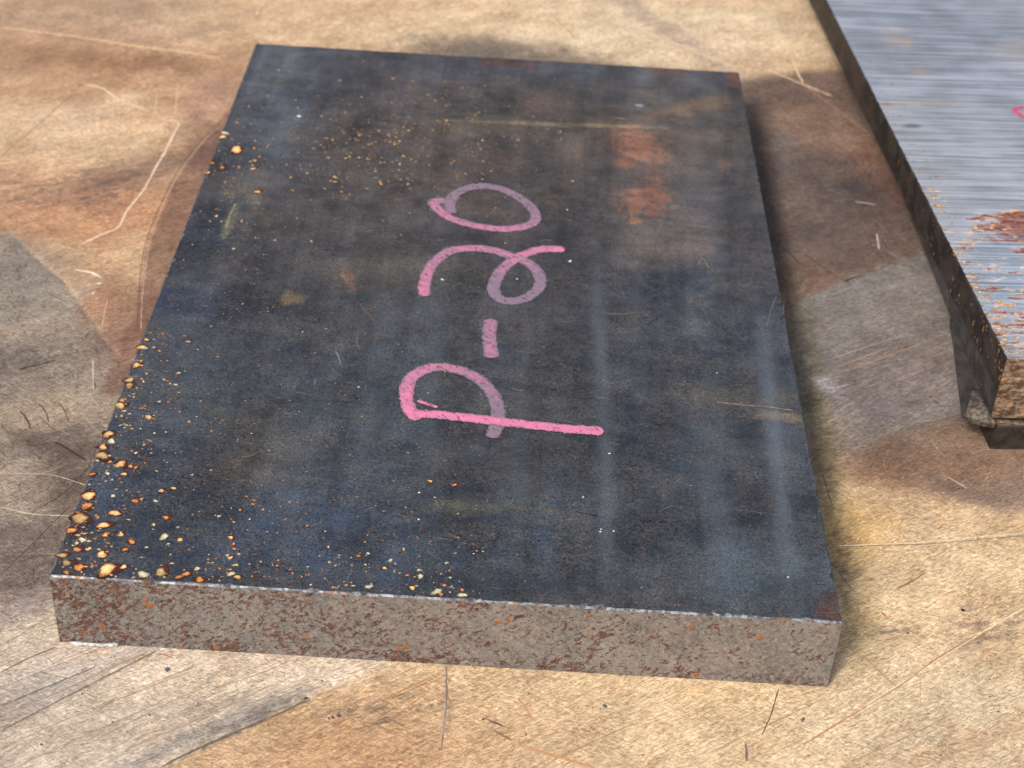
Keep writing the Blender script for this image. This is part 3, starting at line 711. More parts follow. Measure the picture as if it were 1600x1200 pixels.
# ------------------------------------------------------------------ main steel plate
W_, L_, T_ = 150.0, 240.83, 17.557
plate = thing('steel_plate', 'thick dark steel plate with pink handwriting and rust specks lying flat on the wooden worktop', 'steel plate', loc=(W_ / 2 * MM, L_ / 2 * MM, 0))
ch = 0.36                                                 # worn chamfer round the top
x1 = np.linspace(ch, W_ - ch, 301); y1 = np.linspace(ch, L_ - ch, 481)
def edge_wobble(s, seed, amp):
    return amp * (fbm(s, s * 0 + seed * 3.1, 1.6, 3, seed) - .5) * 2
X, Y = np.meshgrid(x1, y1)
top_layers = [
    B(640, 230, 330, 150, 0, (66, 60, 58), .75, soft=.7),
    B(1040, 200, 200, 110, 0, (70, 64, 58), .7, soft=.7),
    B(470, 110, 130, 60, 0, (56, 62, 74), .7, soft=.7),
    B(440, 95, 40, 30, 0, (78, 88, 98), .5, soft=.7),
    B(420, 200, 70, 90, 20, (66, 78, 94), .5, soft=.7),
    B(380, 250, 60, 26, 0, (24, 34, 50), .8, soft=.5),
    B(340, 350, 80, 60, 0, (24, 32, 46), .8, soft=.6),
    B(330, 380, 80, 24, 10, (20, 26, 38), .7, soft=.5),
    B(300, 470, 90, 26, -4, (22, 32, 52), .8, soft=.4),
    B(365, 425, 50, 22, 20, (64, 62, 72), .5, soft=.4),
    B(760, 200, 130, 14, 3, (88, 80, 68), .5, soft=.7),
    B(900, 195, 120, 3.0, -2, (136, 128, 106), .6, soft=.6),
    B(890, 380, 180, 120, 0, (58, 56, 62), .6, soft=.8),
    B(1030, 370, 90, 50, 0, (86, 80, 78), .6, soft=.6),
    B(1060, 460, 90, 60, 0, (26, 38, 54), .7, soft=.6),
    B(1120, 480, 60, 44, 20, (84, 86, 90), .5, soft=.35, rough=.5),
    B(700, 480, 240, 100, 0, (52, 52, 58), .6, soft=.8),
    B(620, 420, 120, 30, 0, (74, 70, 62), .6, soft=.7),
    B(820, 110, 180, 22, -2, (58, 66, 82), .6, soft=.7),
    B(1070, 125, 90, 30, -4, (62, 66, 76), .6, soft=.7),
    B(950, 150, 30, 10, 0, (38, 40, 50), .6, soft=.7),
    B(850, 165, 40, 16, 0, (94, 74, 68), .5, soft=.7),
    B(420, 700, 90, 60, 20, (80, 70, 62), .6, soft=.7, rough=.5),
    B(360, 740, 40, 26, 0, (100, 78, 60), .5, soft=.7, rough=.6),
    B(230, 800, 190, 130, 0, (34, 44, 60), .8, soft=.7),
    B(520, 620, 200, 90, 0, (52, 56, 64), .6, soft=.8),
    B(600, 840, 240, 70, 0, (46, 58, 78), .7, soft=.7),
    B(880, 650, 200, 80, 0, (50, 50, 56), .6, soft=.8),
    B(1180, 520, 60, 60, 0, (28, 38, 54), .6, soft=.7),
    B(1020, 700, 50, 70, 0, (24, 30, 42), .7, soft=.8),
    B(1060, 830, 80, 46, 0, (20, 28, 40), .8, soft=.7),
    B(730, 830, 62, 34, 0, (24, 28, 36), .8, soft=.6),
    B(700, 788, 40, 10, 3, (92, 84, 70), .7, soft=.6),
    B(760, 796, 60, 8, 3, (80, 76, 66), .6, soft=.7),
    B(890, 830, 60, 18, -30, (72, 72, 72), .4, soft=.8, rough=.7),
    B(1230, 900, 90, 70, 0, (78, 86, 96), .5, soft=.8),
    B(1150, 900, 120, 50, 0, (70, 79, 90), .5, soft=.8),
    B(1150, 620, 120, 16, -3, (76, 66, 58), .5, soft=.7),
    B(1130, 720, 120, 60, 0, (56, 62, 72), .5, soft=.8),
    # rust patches
    B(992, 226, 38, 22, -18, (128, 84, 62), .7, soft=.7, rough=1.0, nsize=1.6),
    B(1000, 236, 30, 12, -18, (128, 96, 78), .35, soft=.7, rough=1.2, nsize=1.2),
    B(1024, 285, 14, 26, 10, (104, 74, 60), .6, soft=.7, rough=1.1, nsize=1.5),
    B(1004, 314, 34, 20, 0, (128, 84, 62), .75, soft=.65, rough=1.1, nsize=1.5),
    B(975, 255, 16, 8, 0, (130, 88, 66), .6, soft=.6, rough=.8, nsize=2),
    B(992, 345, 10, 6, 0, (136, 98, 70), .6, soft=.6),
    B(544, 438, 9, 16, 30, (116, 84, 68), .7, soft=.6, rough=.8, nsize=1.5),
    B(455, 465, 16, 10, 0, (128, 108, 84), .7, soft=.6, rough=.7, nsize=2),
    B(447, 472, 8, 4, 0, (140, 98, 58), .7, soft=.5),
    B(1134, 258, 10, 8, 0, (110, 86, 68), .5, soft=.7),
    B(1095, 165, 70, 10, 12, (112, 90, 66), .5, soft=.8, rough=.6),
    B(1300, 955, 22, 22, 0, (100, 56, 44), .85, soft=.7, rough=1.0, nsize=1.5),
    B(1147, 124, 10, 12, 0, (118, 74, 48), .85, soft=.7),
    B(1040, 114, 26, 5, -4, (96, 64, 48), .8, soft=.7),
    B(775, 98, 26, 6, -4, (96, 58, 44), .8, soft=.7), B(815, 100, 18, 5, -4, (96, 58, 44), .8, soft=.7),
    B(765, 255, 40, 14, 0, (88, 66, 56), .5, soft=.7, rough=.7),
    B(1220, 650, 40, 6, -4, (130, 108, 84), .7, soft=.7, rough=.7),
    B(360, 345, 7, 24, -24, (104, 106, 84), .6, soft=.7, rough=.6, nsize=1.2), B(390, 300, 30, 60, -10, (84, 84, 80), .4, soft=.8),
    B(410, 330, 8, 34, 25, (84, 82, 74), .4, soft=.9, rough=.6),
]
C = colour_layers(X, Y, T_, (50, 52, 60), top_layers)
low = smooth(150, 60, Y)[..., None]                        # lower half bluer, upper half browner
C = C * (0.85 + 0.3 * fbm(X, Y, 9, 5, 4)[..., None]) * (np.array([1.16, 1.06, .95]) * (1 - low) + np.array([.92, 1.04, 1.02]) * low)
pale_streak = np.zeros(X.shape)  # pale streaks running along the plate's length
for i, (px0, py0, px1, py1, w, k) in enumerate([(935, 380, 950, 940, 16, .55), (1185, 470, 1245, 960, 18, .6), (1110, 700, 1125, 940, 26, .35), (820, 560, 800, 900, 20, .25), (590, 560, 575, 760, 22, .25), (1040, 720, 1090, 950, 30, .25), (690, 430, 660, 930, 22, .22), (480, 620, 440, 860, 24, .2), (450, 150, 430, 260, 16, .35), (360, 600, 330, 700, 20, .25)]):
    a, b = at(px0, py0, T_), at(px1, py1, T_); e = (b - a)[:2]
    t = ((X - a[0]) * e[0] + (Y - a[1]) * e[1]) / (e @ e); tc = np.clip(t, 0, 1)
    d = np.hypot(X - a[0] - tc * e[0], Y - a[1] - tc * e[1]) + 2 * (fbm(X, Y, 10, 3, i) - .5)
    wm = w / 7.0
    pale_streak = np.maximum(pale_streak, k * np.exp(-(d / (wm * .8)) ** 2) * (0.4 + 1.2 * fbm(X, Y, 14, 3, i + 1)) * smooth(-.05, .3, t) * smooth(1.05, .8, t))
dust = 0.25 + 0 * X
for i, b in enumerate([(640, 230, 300, 130, 0), (250, 790, 180, 160, 0), (430, 700, 120, 80, 0), (760, 860, 160, 60, 0), (760, 480, 300, 200, 0)]):
    dust = np.maximum(dust, blob(X, Y, T_, *b, soft=.8, seed=i) * (.9 if i < 4 else .55))
Zc = T_ + 0.10 * (fbm(X, Y, 30, 3, 1) - .5) * smooth(0, 6, np.minimum(np.minimum(X, W_ - X), np.minimum(Y, L_ - Y)))
# move border vertices for a nicked edge
Xg, Yg = X.copy(), Y.copy()
nick = lambda s_, sd, a: a * smooth(.66, .80, fbm(s_, s_ * 0 + sd, 2.6, 3, sd))
bf = edge_wobble(x1, 1, .22) + nick(x1, 3, .9); bb = edge_wobble(x1, 2, .2) - nick(x1, 4, .8); bl = edge_wobble(y1, 3, .2) + nick(y1, 5, .9); br = edge_wobble(y1, 4, .25) - nick(y1, 6, .9)
Yg[0] += bf; Yg[-1] += bb; Xg[:, 0] += bl; Xg[:, -1] += br
VV, FF, MI, TI, RU, DU = [], [], [], [], [], []
cnt = 0
def addp(P3, mi, tint=None, streakv=None, dustv=None, rusty=None, flip=False):
    global cnt
    V, F = grid_patch(P3)
    if flip: F = F[:, ::-1]
    nv = len(V); VV.append(V); FF.append(F + cnt); MI.append(np.full(len(F), mi)); cnt += nv
    TI.append(np.tile((0.05, 0.05, 0.055), (nv, 1)) if tint is None else tint.reshape(-1, 3))
    RU.append(np.zeros(nv) if streakv is None else streakv.ravel()); DU.append(np.full(nv, .3) if dustv is None else dustv.ravel())
    RS.append(np.full(nv, .4) if rusty is None else rusty.ravel())
RS = []
addp(np.stack([Xg, Yg, Zc], -1), 0, C, pale_streak, dust)
# chamfers (bare steel)
def chamfer(inner, outer, flip):
    mid = (inner + outer) / 2; mid[:, 2] += 0.06
    addp(np.stack([inner, mid, outer], 0), 2, flip=flip)
def line(xa, ya, z): return np.stack([xa, ya, np.broadcast_to(z, xa.shape)], -1).astype(float)
xo = np.linspace(0, W_, 301); yo = np.linspace(0, L_, 481)
fo = line(xo, 0 * xo, T_ - ch + edge_wobble(xo, 5, .12)); bo = line(xo, 0 * xo + L_, T_ - ch)
lo = line(0 * yo, yo, T_ - ch); ro = line(0 * yo + W_, yo, T_ - ch)
chamfer(np.stack([Xg[0], Yg[0], Zc[0]], -1), fo, True)
chamfer(np.stack([Xg[-1], Yg[-1], Zc[-1]], -1), bo, False)
chamfer(np.stack([Xg[:, 0], Yg[:, 0], Zc[:, 0]], -1), lo, False)
chamfer(np.stack([Xg[:, -1], Yg[:, -1], Zc[:, -1]], -1), ro, True)
# upright sides
def side(up, dn, mi, flip, rows=30):
    t = np.linspace(0, 1, rows)[:, None, None]
    Pp = up[None] * (1 - t) + dn[None] * t
    s = Pp[..., 0] + Pp[..., 1]
    nrm = np.array([0, -1, 0]) if abs(up[0, 1] - up[-1, 1]) < 1 and up[0, 1] < 1 else np.zeros(3)
    dz = 0.10 * (fbm(s, Pp[..., 2], 2.2, 4, 6) - .5) * np.sin(math.pi * np.clip(t[..., 0], 0, 1))
    Pp = Pp + nrm * dz[..., None]
    u = s / W_
    rs = np.clip(.75 - .42 * u + .9 * (fbm(s, Pp[..., 2], 9, 3, 2) - .5) + .35 * (t[..., 0] > .86) * 1 + .8 * np.exp(-(s / 8) ** 2), 0, 1)
    addp(Pp, mi, rusty=rs, flip=flip)
fdn = line(xo, 0 * xo + 0.15 * fbm(xo, xo * 0, 3, 3, 1), 0.12 + 0 * xo)
side(fo, fdn, 1, True); side(bo, line(xo, 0 * xo + L_, 0.1), 1, False, 6)
side(lo, line(0 * yo, yo, 0.1), 1, False, 6); side(ro, line(0 * yo + W_, yo, 0.1), 1, True, 6)
addp(np.array([[[0, 0, .1], [W_, 0, .1]], [[0, L_, .1], [W_, L_, .1]]], float), 1, flip=True)
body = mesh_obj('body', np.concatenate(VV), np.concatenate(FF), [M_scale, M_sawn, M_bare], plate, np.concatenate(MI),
                {'tint': np.clip(np.concatenate(TI) * np.array([.95, 1.0, 1.02]) * 0.78, 0, 1), 'pale_streak': np.concatenate(RU), 'dust': np.concatenate(DU), 'rusty': np.concatenate(RS)}, smooth_faces=True)
me = body.data

# rust blisters and specks
yel = lin((226, 192, 132)); org = lin((204, 138, 80)); pal = lin((196, 200, 170)); tan = lin((190, 158, 110)); drk = lin((96, 48, 24)); blk = lin((34, 26, 24))
big = [(187, 634, 17, 'y'), (190, 626, 10, 't'), (164, 678, 15, 'y'), (160, 682, 10, 'o'), (174, 690, 14, 'g'), (159, 699, 14, 'y'), (157, 712, 22, 't'), (187, 726, 18, 'y'), (140, 741, 12, 'o'), (194, 741, 9, 'y'), (204, 729, 9, 'o'), (212, 731, 8, 'o'),
       (138, 775, 25, 'y'), (135, 791, 19, 'o'), (179, 802, 18, 'y'), (112, 808, 22, 't'), (126, 812, 22, 't'), (108, 829, 16, 'o'), (161, 821, 19, 'y'), (129, 844, 12, 'g'), (164, 836, 14, 'o'), (189, 836, 10, 'y'), (256, 839, 14, 'g'), (206, 847, 13, 'o'), (121, 859, 13, 'o'),
       (195, 859, 11, 'o'), (139, 858, 9, 'y'), (159, 867, 17, 'y'), (97, 868, 18, 't'), (104, 880, 18, 't'), (123, 887, 22, 'o'), (167, 890, 30, 'y'), (193, 886, 11, 'y'), (224, 898, 18, 'g'), (251, 895, 20, 't'), (259, 809, 12, 'o'), (252, 767, 10, 'y'), (271, 763, 8, 'y'), (243, 783, 8, 'g'),
       (211, 783, 12, 'o'), (221, 780, 8, 'o'), (232, 652, 12, 'y'), (279, 902, 14, 'o'), (291, 897, 14, 'o'), (308, 889, 11, 'g'), (312, 906, 16, 'o'), (361, 897, 13, 'g'), (371, 902, 11, 'y'), (682, 925, 18, 'g'), (689, 929, 10, 'o'), (722, 930, 15, 'g'), (722, 922, 7, 'o'), (644, 919, 11, 'y'), (657, 901, 10, 'g'),
       (654, 891, 8, 'g'), (610, 876, 8, 'g'), (601, 888, 8, 'y'), (575, 865, 6, 'g'), (577, 917, 13, 'g'), (672, 752, 8, 'y'), (710, 758, 9, 'o'), (705, 917, 6, 'g'), (694, 915, 7, 'o'), (369, 234, 19, 'y'), (347, 214, 11, 'y'), (349, 208, 14, 'g'), (395, 264, 10, 'y'), (331, 255, 9, 'o'), (347, 262, 10, 'o'), (402, 300, 11, 't'),
       (338, 338, 7, 'y'), (405, 245, 7, 'o'), (397, 232, 7, 'o'), (325, 270, 8, 'y'), (221, 543, 14, 'y'), (213, 571, 14, 'y'), (229, 531, 8, 'y'), (202, 594, 15, 't'), (202, 603, 14, 't'), (240, 543, 6, 'y'), (120, 849, 8, 'g'), (103, 895, 12, 'o'), (206, 705, 7, 'o'), (212, 708, 7, 'g'), (152, 720, 7, 'g'), (168, 740, 8, 'g'), (175, 750, 6, 'g'), (150, 806, 7, 'o'),
       (330, 735, 5, 'y'), (385, 776, 5, 'o'), (395, 788, 6, 'o'), (397, 782, 5, 'o'), (375, 797, 6, 'o'), (480, 822, 6, 'o'), (365, 816, 7, 'o'), (360, 840, 8, 'y'), (365, 850, 6, 'o'), (360, 872, 9, 'y'), (366, 858, 6, 'o'), (355, 868, 6, 'g'), (240, 820, 7, 'y'), (300, 742, 5, 'y'), (530, 868, 5, 'g'), (524, 884, 5, 'y'), (560, 869, 8, 'o'), (513, 855, 4, 'y'), (520, 918, 5, 'y'), (470, 930, 0.1, 'y')]
pts = []; r = random.Random(3)
def pxmm(px, py, z):
    a, b = at(px, py, z), at(px + 1, py, z); return np.linalg.norm(b - a)
cols = {'y': (yel, org), 'o': (org, drk * 1.6), 'g': (pal, tan * .8), 't': (tan, lin((120, 92, 56)))}
for (px, py, w, k) in big:
    p = at(px, py, T_); s = w / 2 * pxmm(px, py, T_)
    p[0] = max(p[0], s * .7 + .2); p[1] = max(p[1], s * .7 + .3)
    ci, co = cols[k]
    f = r.uniform(.75, 1.1)
    pts.append((p[0], p[1], s, s * r.uniform(.65, 1.1), r.uniform(-.5, .8), s * .022, ci * f, co * f * .8, .55 if k != 'g' and w > 7 else 0))
# halo is dark
rust = Bag()
hp = [(q[0] + q[2] * r.uniform(-.2, .6), q[1] + q[3] * r.uniform(-.3, .6), q[2] * r.uniform(1.1, 1.45), q[3] * r.uniform(1, 1.4), q[4], .0, drk * .6, drk * .45, 0) for q in pts if q[8]]
specks(rust, hp, T_ + .02, 13, seed=8)
specks(rust, [q[:8] + (0,) for q in pts], T_ + .04, 13, seed=9)
sm = []
def scatter(n, f, smin, smax, tones):
    for _ in range(n):
        px, py = f(); p = at(px, py, T_)
        if not (0.8 < p[0] < W_ - 0.8 and 0.8 < p[1] < L_ - .8): continue
        s = smin + (smax - smin) * r.random() ** 2.2
        ci, co = cols[r.choice(tones)]; g = r.uniform(.55, 1.0)
        sm.append((p[0], p[1], s * r.uniform(.8, 1.5), s * r.uniform(.6, 1.1), r.uniform(-.6, .6), s * .15, ci * g, co * g * .8, 0))
def left_edge():
    y = r.uniform(520, 900); x0 = 75 + (897 - y) * 0.395; return x0 + abs(r.gauss(0, 55)), y
scatter(420, left_edge, .10, .50, 'yyoog')
scatter(300, lambda: (r.uniform(90, 760), 930 - abs(r.gauss(0, 60))), .10, .42, 'yyog')
scatter(380, lambda: (r.gauss(520, 110), r.gauss(235, 50)), .14, .50, 'yyttg')
scatter(420, lambda: (r.gauss(700, 90), r.gauss(215, 50)), .12, .42, 'yytt')
scatter(500, lambda: (r.gauss(330, 120), r.gauss(480, 190)), .07, .26, 'yttt')
scatter(60, lambda: (r.gauss(370, 30), r.gauss(300, 60)), .12, .38, 'yog')
scatter(700, lambda: (r.gauss(600, 250), r.gauss(560, 200)), .07, .20, 'yttt')
scatter(200, lambda: (r.uniform(250, 700), r.uniform(600, 900)), .08, .26, 'yoog')
scatter(220, lambda: (r.uniform(600, 1250), r.uniform(300, 900)), .06, .15, 'tog')
scatter(60, lambda: (r.gauss(1040, 60), r.gauss(940, 20)), .08, .22, 'oot')
specks(rust, sm, T_ + .02, 6, seed=10)
rust.build('rust_specks', M_rust, plate, kind='stuff')
# pale metal crumbs
crumb = Bag(); pts = []
for (px, py, w) in [(467, 182, 8), (998, 165, 15), (691, 437, 6), (886, 328, 5), (891, 408, 7), (952, 709, 4), (911, 777, 4), (938, 831, 4), (959, 830, 4), (1120, 583, 3), (1231, 902, 4), (330, 510, 3), (808, 436, 4), (790, 380, 3), (560, 605, 4), (655, 770, 4), (654, 812, 4), (939, 827, 4)]:
    p = at(px, py, T_); s = w / 2 * pxmm(px, py, T_); c = lin((226, 228, 230)) if px != 998 else lin((128, 140, 152))
    pts.append((p[0], p[1], s, s * .8, r.uniform(0, 1), .06 if px != 998 else .01, c, c * .7, 0))
specks(crumb, pts, T_ + .03, 6, seed=4)
crumb.build('metal_crumbs', M_chip, plate, kind='stuff')
# a few hairline scratches in the scale
hs = Bag()
for i, (p, w, c) in enumerate([([(1118, 628), (1160, 633), (1200, 636), (1240, 642)], 1.5, (176, 150, 118)), ([(1150, 650), (1200, 656), (1245, 662)], 1.3, (140, 116, 92)),
                               ([(700, 188), (800, 193), (890, 199)], 2.2, (140, 132, 108)), ([(990, 137), (1020, 150), (1035, 157)], 2, (128, 120, 100)), ([(960, 184), (982, 187)], 2.2, (158, 150, 120)),
                               ([(556, 470), (575, 490), (590, 508)], 1.4, (124, 96, 84)), ([(524, 548), (530, 560), (532, 570)], 1.5, (150, 150, 150)), ([(1198, 510), (1206, 480), (1214, 462)], 1.2, (120, 122, 122)),
                               ([(1090, 415), (1098, 405), (1108, 420)], 1.4, (150, 142, 120)), ([(560, 520), (558, 535), (562, 548)], 1.1, (120, 120, 124)), ([(885, 495), (900, 497)], 1.3, (140, 128, 108)),
                               ([(940, 488), (960, 491), (985, 490)], 2.0, (118, 114, 104)), ([(930, 620), (950, 623)], 1.2, (140, 140, 140)), ([(1130, 795), (1180, 800), (1240, 810)], 1.0, (110, 116, 124)),
                               ([(680, 780), (686, 795)], 2, (120, 108, 84)), ([(690, 782), (760, 790), (860, 798), (930, 803)], 1.6, (104, 94, 76)), ([(900, 800), (935, 806)], 2, (26, 22, 22)), ([(1225, 470), (1224, 490)], 1.2, (130, 120, 100)),
                               ([(360, 318), (372, 290), (382, 262)], 2.0, (104, 108, 100)), ([(352, 358), (360, 335), (368, 318)], 2.0, (150, 150, 112)), ([(900, 800), (918, 822), (928, 848)], 1.2, (118, 112, 98)), ([(893, 806), (910, 828), (918, 850)], 1.0, (108, 100, 88))]):
    G, e, a = ribbon(p, T_, w * pxmm(*p[0], T_), lift=.056, ragged=.6, across=3, step=.5, taper=4, seed=50 + i, dome=.008)
    V, F = grid_patch(G); hs.add(V, F, np.tile(lin(c) * .8, (len(V), 1)) * (.5 + .7 * np.random.default_rng(i).random((len(V), 1))))
r2 = random.Random(21)
for i in range(340):
    px, py = r2.uniform(120, 1290), r2.uniform(90, 960); p0 = at(px, py, T_)
    if not (3 < p0[0] < 146 and 3 < p0[1] < 237): continue
    a = R(r2.choice([r2.gauss(0, 18), r2.uniform(0, 180)])); L = r2.uniform(.8, 4)
    d = np.array([math.cos(a), math.sin(a)]) * L; nn = np.array([-d[1], d[0]]) * r2.uniform(-.2, .2)
    G, e, al = ribbon([p0[:2], p0[:2] + d / 2 + nn, p0[:2] + d], T_, r2.uniform(.05, .12), lift=.054, ragged=.5, across=3, step=.4, taper=4, seed=i, px=False, dome=.006)
    V, F = grid_patch(G); hs.add(V, F, np.tile(lin(r2.choice([(128, 130, 136), (112, 104, 96), (146, 132, 112), (90, 96, 108)])) * .8, (len(V), 1)))
hs.build('hairline_scratches', M_chip, plate, kind='stuff')

# pink hand-painted characters
def character(name, strokes, label):
    VV, FF, FA, ED, n = [], [], [], [], 0
    for i, (pts_, w, f0, f1, lift) in enumerate(strokes):
        if not isinstance(f0, float): f0 = [min(1, q * 1.12 + (.12 if q > .08 else 0)) for q in f0]
        G, e, a = ribbon(pts_, T_, w * 1.12, lift=lift, climb=.05, ragged=.10, across=9, step=.3, taper=.35, seed=i + 7 + len(name), dome=.035)
        V, F = grid_patch(G); VV.append(V); FF.append(F + n); n += len(V)
        fa = np.interp(a.ravel(), np.linspace(0, 1, len(f0)), f0) if isinstance(f0, (list, tuple)) else f0 + (f1 - f0) * a.ravel()
        FA.append(fa); ED.append(e.ravel())
    return mesh_obj(name, np.concatenate(VV), np.concatenate(FF), M_pink, plate, attrs={'fade': np.concatenate(FA), 'edge': np.concatenate(ED)}, smooth_faces=True, label=label)
character('painted_letter', [
    ([(642, 649), (668, 648), (694, 650), (759, 657), (828, 665), (886, 671), (943, 675)], 2.75, 0.0, .02, .17),
    ([(769, 685), (775, 664), (778, 643), (770, 616), (745, 591), (713, 578), (683, 574), (653, 583), (638, 600), (635, 624), (642, 644), (655, 656)], 3.0, [.75, .8, .75, .6, .5, .35, .25, .2, .1, .0, .0], 0, .08),
    ([(652, 627), (666, 632), (684, 638)], .9, .05, .1, .24)], 'pink letter P lying on its back')
character('painted_dash', [([(767, 499), (765, 515), (766, 535), (768, 560)], 3.2, .66, .60, .08)], 'dull pink dash')
character('painted_digit', [([(664, 463), (663, 444), (669, 425), (683, 406), (706, 392), (740, 388), (775, 393), (805, 403), (828, 413), (842, 429), (842, 448), (828, 463), (801, 471), (780, 467), (771, 452), (777, 432), (794, 413), (817, 399), (847, 390), (882, 390)], 2.95,
                             [.2, .25, .35, .4, .3, .4, .55, .7, .75, .8, .75, .5, .3, .15, .05], 0, .08)], 'pink looped digit 2')
character('painted_digit', [([(706, 334), (703, 318), (712, 303), (732, 294), (759, 291), (790, 298), (817, 313), (834, 330), (835, 346), (817, 355), (786, 358), (748, 354), (713, 345), (692, 334), (677, 318), (688, 314), (700, 316)], 2.8,
                             [.7, .85, .9, .95, .95, .9, .85, .7, .35, .3, .3, .4, .3, .35, .6], 0, .08)], 'pink and violet digit 0')
# bright burr under the front left corner
bur = Bag()
G, e, a = ribbon([(2.0, -.35), (5, -.55), (9, -.45), (11.5, -.2)], .3, .9, lift=.1, ragged=.4, across=5, step=.3, px=False, seed=3, dome=.35)
V, F = grid_patch(G); bur.add(V, F, np.tile(lin((214, 214, 212)), (len(V), 1)) * (.35 + .9 * np.random.default_rng(2).random((len(V), 1))) * .7)
bur.build('burr', M_chip, plate)

# ------------------------------------------------------------------ stack of plates at the right
DIR_DEG = 0.0
best = None
for h in np.arange(14, 45, .25):                          # height at which the top corner stands over the foot
    a, b = at(1546, 702, 0), at(1573, 562, h)
    d = np.hypot(*(a - b)[:2])
    if best is None or d < best[0]: best = (d, h, b)
H = best[1]; Kc = best[2]
pa = at(1290, 0, H)
dirL = (pa - Kc)[:2]; lenL = np.linalg.norm(dirL); dirL /= lenL
dirF = (at(1640, 575, H) - Kc)[:2]; dirF /= np.linalg.norm(dirF)
print('STACK', best[0], H, Kc, lenL, dirL, dirF, 'dot', dirL @ dirF)
dirF = np.array([dirL[1], -dirL[0]]) if abs(dirL @ dirF) > .25 else dirF
DIR_DEG = math.degrees(math.atan2(dirF[1], dirF[0]))
M_mach = mat_machined()
LEN, WID = lenL + 60, 110
def slab(name, cat_label, corner, z0, z1, u, v, lu, lv, mats, grid=False, noise_amp=.12, group=None):
    """block with its near left corner at corner, u along the front, v away from the viewer"""
    t = thing(name, *cat_label, group=group, loc=tuple(np.array([corner[0], corner[1], z0]) * MM))
    return t
def box_mesh(name, parent, corner, z0, z1, u, v, lu, lv, mats, topfine=None, step=1.5, amp=.12, layers=None, seed=0):
    VV, FF, MI, TI, RS, n = [], [], [], [], [], 0
    c = np.array([corner[0], corner[1]])
    def put(Pg, mi, flip, tint=None, rs=None):
        nonlocal n
        V, F = grid_patch(Pg)
        if flip: F = F[:, ::-1]
        VV.append(V); FF.append(F + n); MI.append(np.full(len(F), mi)); n += len(V)
        TI.append(np.tile((.3, .3, .3), (len(V), 1)) if tint is None else tint.reshape(-1, 3)); RS.append(np.zeros(len(V)) if rs is None else rs.ravel())
    b = .35
    nu, nv = max(2, int(lu / step)), max(2, int(lv / step))
    us = np.linspace(b, lu - b, nu); vs = np.linspace(b, lv - b, nv)
    Ug, Vg = np.meshgrid(us, vs)
    Ug[:, 0] += amp * (fbm(vs, vs * 0 + seed, 1.5, 4, seed) - .5) * 4
    Vg[0] += amp * (fbm(us, us * 0 + seed, 1.5, 4, seed + 1) - .5) * 2
    Xp = c[0] + u[0] * Ug + v[0] * Vg; Yp = c[1] + u[1] * Ug + v[1] * Vg
    tint = rs = None
    if layers:
        tint = colour_layers(Xp, Yp, z1, layers[0], layers[1]); rs = 0 * Xp
        for i, bb in enumerate(layers[2]): rs = np.maximum(rs, blob(Xp, Yp, z1, *bb[:5], soft=.7, seed=i) * bb[5])
        tint = np.clip(tint * layers[3], 0, 1)
    Pt = np.stack([Xp, Yp, np.full(Xp.shape, float(z1))], -1)
    put(Pt, 0, False, tint, rs)
    def ring(uu, vv, z): return np.stack([c[0] + u[0] * uu + v[0] * vv, c[1] + u[1] * uu + v[1] * vv, np.full(uu.shape, float(z))], -1)
    oL = ring(0 * vs, vs, z1 - b); oF = ring(us, 0 * us, z1 - b); oR = ring(0 * vs + lu, vs, z1 - b); oB = ring(us, 0 * us + lv, z1 - b)
    # stretch ends so that neighbouring sides meet
    for arr, (e0, e1) in ((oL, ((0, 0), (0, lv))), (oR, ((lu, 0), (lu, lv))), (oF, ((0, 0), (lu, 0))), (oB, ((0, lv), (lu, lv)))):
        for k_, (q, w_) in ((0, e0), (-1, e1)): arr[k_, :2] = c + u * q + v * w_
    put(np.stack([Pt[:, 0], oL], 0), 1, False); put(np.stack([Pt[0], oF], 0), 2, True)
    put(np.stack([Pt[:, -1], oR], 0), 1, True); put(np.stack([Pt[-1], oB], 0), 1, False)
    rows = 10
    tt = np.linspace(0, 1, rows)[:, None, None]
    for arr, mi, flip, nrm in ((oL, 1, False, -u), (oF, 2, True, -v), (oR, 1, True, u), (oB, 1, False, v)):
        dn = arr.copy(); dn[:, 2] = z0
        Pp = arr[None] * (1 - tt) + dn[None] * tt
        s = Pp[..., 0] * u[0] + Pp[..., 1] + Pp[..., 0]
        q = amp * 2.2 * (fbm(s, Pp[..., 2], 3.0, 4, seed + 2) - .5) * np.sin(math.pi * tt[..., 0]); q[:, 0] = 0; q[:, -1] = 0
        Pp[..., 0] += nrm[0] * q; Pp[..., 1] += nrm[1] * q
        put(Pp, mi, flip)
    put(np.stack([np.stack([oF[0], oF[-1]]), np.stack([oB[0], oB[-1]])]) * [1, 1, 0] + [0, 0, z0], 1, True)
    return mesh_obj(name, np.concatenate(VV), np.concatenate(FF), mats, parent, np.concatenate(MI), {'tint': np.concatenate(TI), 'rusty': np.concatenate(RS)}, smooth_faces=False)
def local(p): return tuple(np.array(p) * MM)
zA, zB, zC = H * .645, H * .335, H * .30
GRP = None
